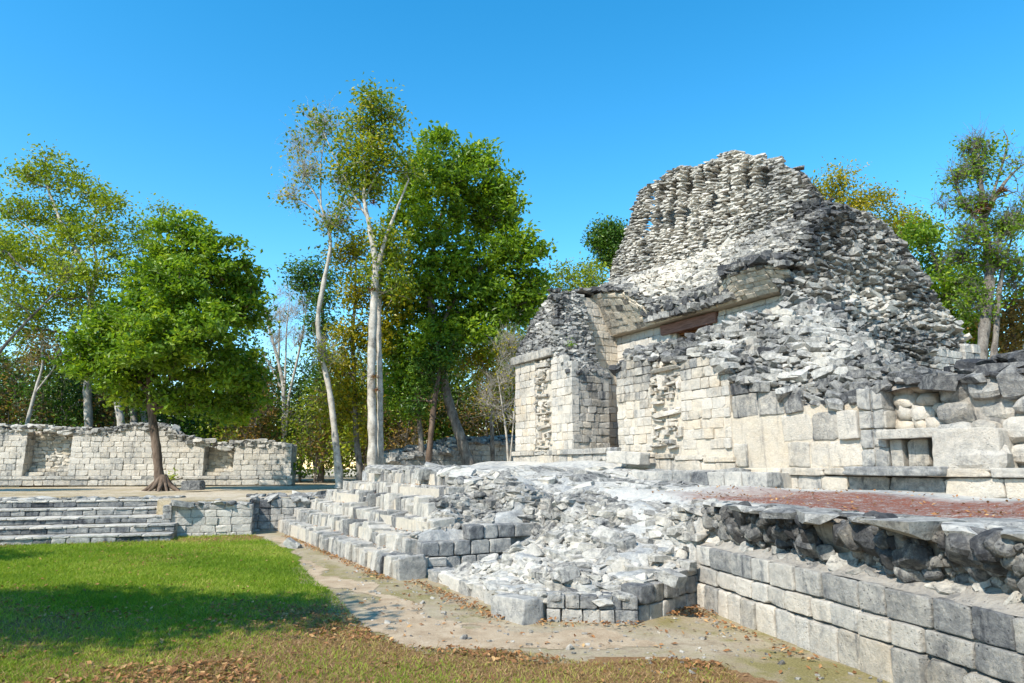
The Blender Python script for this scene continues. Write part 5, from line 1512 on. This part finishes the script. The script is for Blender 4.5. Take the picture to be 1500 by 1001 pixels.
# 7 bare white tree
tree('bare_white_tree', 'leafless many stemmed whitish tree right behind the ruined wall range', 'tree', 34.0,
     [[(416, 648, .12), (416, 600, .10), (414, 560, .09), (405, 520, .07), (394, 480, .05), (388, 450, .02)], [(418, 640, .08), (424, 580, .07), (436, 525, .06), (445, 480, .04), (450, 440, .015)], [(415, 600, .07), (418, 540, .05), (420, 480, .035), (424, 440, .015)], [(412, 570, .05), (398, 540, .04), (386, 520, .02)]],
     [(395, 465, 18, 26, 0, 50), (422, 455, 18, 26, 0, 50), (446, 455, 16, 26, 0, 50), (408, 500, 20, 24, 0, 50), (436, 500, 16, 24, 0, 50)], L_brown, m_bark_white, .10, 260, 21, .3, 6, .013, bare=14, zb=1.0, fine=5)
tree('misty_twig_tree', 'fine leafless grey twigs behind the bare white tree', 'tree', 40.0,
     [[(408, 640, .1), (408, 540, .08), (410, 460, .04)]], [(400, 440, 24, 30, 0, 10), (425, 430, 20, 30, 0, 10), (412, 470, 25, 25, 0, 10)], L_brown, m_bark_white, .1, 90, 22, .3, 6, .010, bare=16, zb=1.0, fine=5)
# 8 dark crown
tree('dark_crowned_tree', 'dark blue green crown behind the leaning pale trunk', 'tree', 34.0,
     [[(470, 690, .16), (472, 600, .14), (474, 500, .11), (470, 430, .07), (462, 400, .04)]], [(455, 392, 30, 14), (474, 405, 26, 22), (440, 412, 18, 16), (478, 440, 24, 24), (450, 430, 15, 12), (470, 480, 25, 30), (480, 560, 25, 30)], L_dark, m_bark_grey, .19, 5200, 23, .36, 36, zb=1.05)
# behind the temple
tree('dark_round_tree', 'dark green round crown touching the left edge of the roof comb', 'tree', 38.0,
     [[(895, 640, .22), (896, 500, .2), (897, 420, .15), (895, 370, .08)]], [(888, 342, 24, 18), (905, 352, 22, 24), (878, 358, 14, 12), (900, 375, 24, 16)], L_dark, m_bark_brown, .20, 6500, 40, .34, 40, zb=1.1)
tree('olive_tree', 'olive green thin crown low behind the left pier of the temple', 'tree', 36.0,
     [[(846, 640, .2), (848, 520, .17), (852, 460, .12), (850, 420, .07)]], [(832, 406, 34, 18), (868, 398, 22, 18), (810, 430, 24, 18), (850, 430, 34, 18), (790, 460, 24, 24), (820, 460, 30, 24), (872, 420, 20, 16)], L_olive, m_bark_grey, .18, 6000, 41, .36, 22, zb=1.1, bare=3, fine=1)
tree('yellow_green_tree', 'yellow green tree rising highest over the right shoulder of the temple', 'tree', 32.0,
     [[(1232, 600, .2), (1232, 420, .16), (1232, 340, .10), (1230, 280, .04)]], [(1230, 258, 22, 20), (1212, 290, 30, 18), (1262, 292, 22, 20), (1190, 278, 14, 14), (1240, 300, 34, 20), (1285, 290, 18, 16), (1200, 305, 20, 16), (1235, 330, 40, 26)], L_yellow, m_bark_grey, .17, 6000, 42, .34, 28, zb=1.2)
tree('golden_green_tree', 'lower golden green crown right of the yellow green tree', 'tree', 33.0,
     [[(1325, 600, .18), (1325, 430, .14), (1322, 350, .07)]], [(1308, 314, 28, 14), (1338, 322, 20, 14), (1325, 345, 34, 20), (1355, 345, 16, 18), (1300, 340, 20, 20)], L_yellow, m_bark_grey, .17, 3600, 43, .34, 28, zb=1.2)
tree('glossy_green_tree', 'bright leafy green tree filling the gap right of the rubble flank', 'tree', 27.0,
     [[(1400, 600, .2), (1398, 500, .16), (1385, 430, .12), (1365, 370, .06)]], [(1352, 352, 24, 24), (1375, 385, 30, 28), (1400, 430, 36, 34), (1420, 470, 24, 28), (1368, 430, 24, 26), (1395, 480, 36, 34), (1415, 510, 24, 24), (1340, 335, 16, 14), (1425, 400, 22, 30)], L_green, m_bark_brown, .19, 9000, 44, .34, 40, zb=1.2)
T11 = tree('gnarled_tree', 'tall gnarled tree with grey bare limbs and tufts at the right edge', 'tree', 23.0,
     [[(1437, 590, .20), (1438, 530, .18), (1443, 470, .17), (1449, 420, .16), (1446, 360, .14), (1440, 318, .12), (1438, 280, .08), (1434, 235, .04), (1436, 205, .02)],
      [(1450, 560, .12), (1458, 500, .10), (1462, 440, .09), (1470, 390, .06), (1482, 350, .03)], [(1440, 330, .09), (1415, 300, .06), (1400, 270, .04), (1392, 245, .015)], [(1442, 320, .09), (1460, 285, .07), (1480, 258, .045), (1500, 240, .02)], [(1450, 300, .05), (1475, 215, .03), (1470, 190, .012)], [(1448, 400, .07), (1480, 385, .05), (1510, 372, .03)], [(1440, 340, .05), (1405, 345, .035), (1385, 330, .012)]],
     [(1434, 220, 24, 16), (1440, 250, 24, 22), (1404, 262, 16, 12), (1474, 335, 22, 22), (1492, 322, 16, 24), (1462, 380, 26, 22), (1420, 345, 20, 20), (1410, 300, 12, 14), (1490, 405, 18, 26), (1400, 378, 16, 16), (1440, 298, 16, 14), (1480, 240, 30, 30, 0, 60), (1385, 300, 14, 30, 0, 40), (1490, 280, 25, 30, 0, 60), (1430, 440, 20, 30)],
     L_green, m_bark_grey, .15, 6500, 45, .26, 26, .013, bare=7, zb=1.2, fine=4)
bromeliad(1437, 310, 22.9, .55, L_brom, T11, 160, .1); bromeliad(1468, 282, 22.9, .4, L_brom, T11, 90, .1)
tree('rusty_tree', 'rust and brown leaved tree under the gnarled one at the right edge', 'tree', 25.5,
     [[(1488, 600, .14), (1486, 520, .11), (1480, 450, .07)]], [(1480, 455, 24, 24), (1495, 490, 24, 30), (1470, 505, 22, 24), (1505, 440, 20, 30), (1455, 480, 12, 20)], L_brown, m_bark_brown, .15, 4200, 46, .3, 24, zb=1.2)

# thicket behind the ruins
proto = {}
def shrub(kind, seed, leaf, n, fine):
    o = tree({'brown': 'dry_shrub', 'olive': 'olive_shrub', 'green': 'green_shrub'}[kind],
             {'brown': 'brown leaved dry shrub in the thicket behind the low ruins', 'olive': 'dull olive shrub in the thicket behind the low ruins', 'green': 'dark green shrub in the thicket behind the low ruins'}[kind],
             'shrub', 34.0, [[(760, 690, .07), (758, 640, .05), (752, 590, .03), (748, 560, .015)], [(760, 690, .05), (772, 630, .035), (782, 580, .015)], [(758, 690, .05), (742, 640, .03), (728, 600, .012)]],
             [(752, 570, 30, 26), (730, 605, 28, 28), (780, 600, 28, 30), (756, 630, 36, 30), (735, 655, 30, 26), (782, 650, 28, 28), (765, 540, 22, 20)], leaf, m_bark_grey, .17, n, seed, .40, 18, .012, bare=3, zb=1.0, fine=fine, group={'brown': 'dry shrubs of the thicket', 'olive': 'olive shrubs of the thicket', 'green': 'green shrubs of the thicket'}[kind])
    return o
for kind, seed, lf, n, fn in (('brown', 50, L_brown, 3600, 3), ('olive', 51, L_olive, 3800, 2), ('green', 52, L_dark, 4600, 1)):
    proto[kind] = [shrub(kind, seed, lf, n, fn), False]
rs = np.random.default_rng(77)
def place(kind, px, Y, sc_=1.0):
    o, used_ = proto[kind]
    if used_: o = copy_tree(o)
    else: proto[kind][1] = True
    p = at(px, 690, Y); o.location = (p[0], p[1], 1.0); o.rotation_euler = (0, 0, rs.uniform(0, 6.28)); o.scale = (sc_ * rs.uniform(.9, 1.15), sc_ * rs.uniform(.9, 1.15), sc_ * rs.uniform(.85, 1.2))
seq = [('green', -40, 33, 1.3), ('brown', 10, 33, 1.05), ('olive', 55, 36, 1.3), ('green', 85, 33, 1.), ('green', 120, 35, 1.2), ('brown', 160, 33.5, 1.), ('green', 235, 33, 1.0), ('green', 280, 34, 1.05), ('olive', 325, 33.5, .95), ('green', 345, 37, 1.25), ('brown', 372, 34, 1.0), ('olive', 395, 38, 1.1), ('green', 440, 35, .9), ('olive', 462, 33, .85), ('brown', 500, 34, 1.0), ('green', 470, 38, 1.3), ('olive', 535, 33, .95), ('brown', 585, 33, .9), ('olive', 605, 35, 1.05), ('green', 560, 38, 1.35), ('green', 655, 35, 1.0), ('olive', 690, 36, 1.15), ('brown', 715, 34, 1.0), ('olive', 745, 36, 1.3), ('green', 640, 39, 1.4), ('green', 780, 40, 1.4), ('olive', 1480, 30, 1.2), ('green', 1520, 32, 1.5)]
for a in seq: place(*a)
tree('bare_twig_shrub', 'tangle of bare pale twigs beside the left corner of the temple', 'shrub', 26.5,
     [[(745, 690, .05), (742, 640, .04), (735, 590, .03), (728, 545, .015)], [(746, 690, .04), (752, 620, .03), (756, 560, .015)]], [(735, 560, 24, 30, 0, 60), (712, 590, 20, 26, 0, 60), (752, 540, 14, 26, 0, 60), (745, 505, 20, 16, 0, 200), (740, 600, 20, 26, 0, 60)], L_yellow, m_bark_white, .13, 700, 60, .3, 10, .010, bare=12, zb=1.1, fine=4)
tree('yellow_leaved_tree', 'yellow green leaves hanging left of the temple corner', 'tree', 29.0,
     [[(722, 690, .10), (720, 620, .08), (715, 560, .05), (705, 525, .02)]], [(700, 525, 30, 14), (730, 520, 24, 14), (745, 505, 18, 18), (675, 530, 20, 14), (720, 550, 22, 14)], L_yellow, m_bark_grey, .16, 2600, 61, .3, 24, zb=1.1)

# far wood that closes the view
r = np.random.default_rng(90); acc = []; tn_ = []
for k in range(1500):
    px = r.uniform(-300, 1750); Yy = r.uniform(42, 56)
    top = interp(px, [(-300, 8.5), (60, 8.2), (200, 6.6), (350, 6.2), (420, 5.2), (480, 6.5), (620, 8), (760, 8.2), (900, 9.0), (1100, 9), (1300, 9), (1500, 9), (1750, 9)])
    c = at(px, 690, Yy); c[2] = 1 + top * r.random() ** .8 * r.uniform(.8, 1.05)
    m = 46; P = c + r.normal(0, 1, (m, 3)) * np.array([.8, .8, .5]); acc.append(P); tn_.append(np.clip(r.normal(.4, .2) + r.normal(0, .15, m), 0, 1))
P = np.concatenate(acc); T_ = np.concatenate(tn_); m = len(P)
nn = r.normal(size=(m, 3)) + np.array([0, 0, .6]); nn /= np.linalg.norm(nn, axis=1)[:, None]; t = r.normal(size=(m, 3)); t -= nn * (t * nn).sum(1)[:, None]; t /= np.linalg.norm(t, axis=1)[:, None]; b = np.cross(nn, t); s = .34 * r.uniform(.6, 1.3, m)[:, None]
V = np.empty((m, 4, 3)); V[:, 0] = P - t * s * .5; V[:, 1] = P + b * s * .3; V[:, 2] = P + t * s * .5; V[:, 3] = P - b * s * .3
L_far = leaf_mat('far_wood_leaf', (.04, .07, .014), (.11, .14, .03), (.24, .20, .06), .25, .6, .2)
setp(mesh_obj('forest', V.reshape(-1, 3), np.arange(4 * m).reshape(m, 4), L_far, None, {'tone': np.repeat(T_, 4)}), kind='stuff')

# trees outside the picture whose shade falls across the lawn and the plateau
def plain_tree(name, label, base, h, blobs, seed, n):
    r = np.random.default_rng(seed); root = empty(name, base); setp(root, label, 'tree', None, 'thing'); acc = [[], [], 0]
    base = np.array(base, float)
    tp = smooth_path([[*base, .22], [*(base + [.1, .05, h * .4]), .17], [*(base + [.2, 0, h * .75]), .10]], 5); tube(acc, tp, 10)
    Pl = []
    tot = sum(b[3] * b[4] * b[5] for b in blobs)
    for bx, by, bz, rx, ry, rz in blobs:
        c = np.array([bx, by, bz]); s0 = tp[int(r.integers(6, len(tp)))]; tube(acc, curve_to(s0[:3], c, .06, .02, 7, .2, r), 6)
        k = int(n * rx * ry * rz / tot); nc = max(3, k // 36); d = r.normal(size=(nc, 3)); d /= np.linalg.norm(d, axis=1)[:, None]
        cc = c + d * (r.random(nc) ** .4)[:, None] * np.array([rx, ry, rz]); Pl.append(cc[r.integers(0, nc, k)] + r.normal(0, .26, (k, 3)))
    mesh_obj('trunk', np.concatenate(acc[0]), np.concatenate(acc[1]), m_bark_brown, root, smooth=True)
    P = np.concatenate(Pl); m = len(P); nn = r.normal(size=(m, 3)) + [0, 0, .9]; nn /= np.linalg.norm(nn, axis=1)[:, None]; t = r.normal(size=(m, 3)); t -= nn * (t * nn).sum(1)[:, None]; t /= np.linalg.norm(t, axis=1)[:, None]; b = np.cross(nn, t); s = .17 * r.uniform(.7, 1.2, m)[:, None]
    V = np.empty((m, 4, 3)); V[:, 0] = P - t * s * .5; V[:, 1] = P + b * s * .28; V[:, 2] = P + t * s * .5; V[:, 3] = P - b * s * .28
    mesh_obj('crown', V.reshape(-1, 3), np.arange(4 * m).reshape(m, 4), L_green, root, {'tone': np.repeat(np.clip(r.normal(.45, .2, m), 0, 1), 4)})
plain_tree('shade_tree', 'broad leafy tree whose shade darkens the near lawn', (-9.6, 3.2, 0), 6.5,
    [(-11.5, 3.6, 6.0, 1.6, .9, .8), (-9.8, 3.9, 6.2, 1.5, .9, .9), (-8.2, 3.6, 6.1, 1.3, .7, .8), (-6.9, 3.9, 6.0, 1.1, .55, .6), (-5.9, 3.5, 5.9, .8, .35, .4), (-9.3, 3.0, 5.6, 1.4, .6, .5), (-10.8, 2.7, 5.8, 1.2, .6, .6), (-13, 3.4, 6, 1.5, 1.1, .8), (-7.4, 2.8, 5.8, .9, .35, .4)], 101, 26000)
plain_tree('edge_tree', 'tree left of the low steps casting the small shade at the lawn edge', (-14.6, 8.0, 0), 6.5, [(-14.2, 8.3, 6.2, 1.2, .7, .8), (-15.6, 8.0, 6.4, 1.4, 1., .9)], 102, 8000)
plain_tree('plateau_tree', 'tree on the plateau shading the ground before the left end of the ruined range', (-21.5, 19.5, .85), 6.5, [(-21, 20.5, 6.5, 1.7, 1.0, .9), (-22.5, 20, 6.8, 1.6, 1.2, 1.), (-19.6, 20.6, 6.4, 1.3, .8, .7)], 103, 9000)

# little weeds rooted in the masonry
def weed(label, p, s, seed, leaf):
    r = np.random.default_rng(seed); m = 60; P = np.asarray(p) + np.abs(r.normal(0, 1, (m, 3))) * np.array([1, 1, 1.3]) * s * np.sign(r.normal(size=(m, 3)) + np.array([0, 0, 9])) * .5
    nn = r.normal(size=(m, 3)) + [0, 0, .8]; nn /= np.linalg.norm(nn, axis=1)[:, None]; t = r.normal(size=(m, 3)); t -= nn * (t * nn).sum(1)[:, None]; t /= np.linalg.norm(t, axis=1)[:, None]; b = np.cross(nn, t); q = s * .42
    V = np.empty((m, 4, 3)); V[:, 0] = P - t * q * .5; V[:, 1] = P + b * q * .25; V[:, 2] = P + t * q * .5; V[:, 3] = P - b * q * .25
    root = empty('weed', p); setp(root, label, 'weed', None, 'thing')
    mesh_obj('leaves', V.reshape(-1, 3), np.arange(4 * m).reshape(m, 4), leaf, root, {'tone': np.repeat(np.clip(r.normal(.5, .2, m), 0, 1), 4)})
    acc = [[], [], 0]
    for k in range(8): tube(acc, curve_to(np.asarray(p) - [0, 0, .08], P[k], .012, .005, 4, 0, r), 4)
    mesh_obj('stem', np.concatenate(acc[0]), np.concatenate(acc[1]), m_bark_grey, root, smooth=True)
s_, z_ = inv_b(838, 508, .35); weed('small green weed growing on the rubble of the left temple pier', W(s_, .3, z_), .16, 1, L_green)
q = at(252, 692, 28.3); weed('small leafy weed at the foot of the ruined range behind the round tree', (q[0], q[1], 1.12), .30, 2, L_olive)
q = at(440, 684, 30.); weed('low bright green plant right of the end of the ruined range', (q[0], q[1], 1.3), .55, 3, L_green)


# ------------------------------------------------------------------ light, sky, camera
to_sun = Vector((-.63, -.76, 1.0)).normalized()
sun = bpy.data.lights.new('sun', 'SUN'); sun.energy = 4.8; sun.angle = R(.53); sun.color = (1., .94, .83)
so = bpy.data.objects.new('sun', sun); col.objects.link(so)
so.rotation_euler = to_sun.to_track_quat('Z', 'Y').to_euler(); so.location = (-10, -10, 20)
wd = bpy.data.worlds.new('World'); sc.world = wd; wd.use_nodes = True
nt = wd.node_tree
for n in list(nt.nodes): nt.nodes.remove(n)
sky = nt.nodes.new('ShaderNodeTexSky'); sky.sky_type = 'NISHITA'; sky.sun_disc = False
sky.sun_elevation = math.asin(to_sun.z); sky.sun_rotation = math.atan2(to_sun.x, to_sun.y) % (2 * math.pi)
sky.air_density = 1.0; sky.dust_density = .1; sky.ozone_density = 1.0
hs = nt.nodes.new('ShaderNodeHueSaturation'); hs.inputs['Saturation'].default_value = 1.44; hs.inputs['Hue'].default_value = .488; hs.inputs['Value'].default_value = 1.28
bg = nt.nodes.new('ShaderNodeBackground'); bg.inputs[1].default_value = .15
wo = nt.nodes.new('ShaderNodeOutputWorld')
nt.links.new(sky.outputs[0], hs.inputs['Color']); nt.links.new(hs.outputs[0], bg.inputs[0]); nt.links.new(bg.outputs[0], wo.inputs[0])

cam = bpy.data.cameras.new('camera'); cam.sensor_width = 36; cam.lens = 24; cam.clip_end = 2000; cam.clip_start = .05
co = bpy.data.objects.new('camera', cam); col.objects.link(co)
co.location = (0, 0, CH); co.rotation_euler = (math.pi / 2 + TH, 0, 0)
sc.camera = co
sc.view_settings.view_transform = 'Standard'; sc.view_settings.look = 'None'; sc.view_settings.gamma = 1; sc.view_settings.exposure = .65
sc.cycles.max_bounces = 6; sc.cycles.diffuse_bounces = 3; sc.cycles.transmission_bounces = 3; sc.cycles.transparent_max_bounces = 6
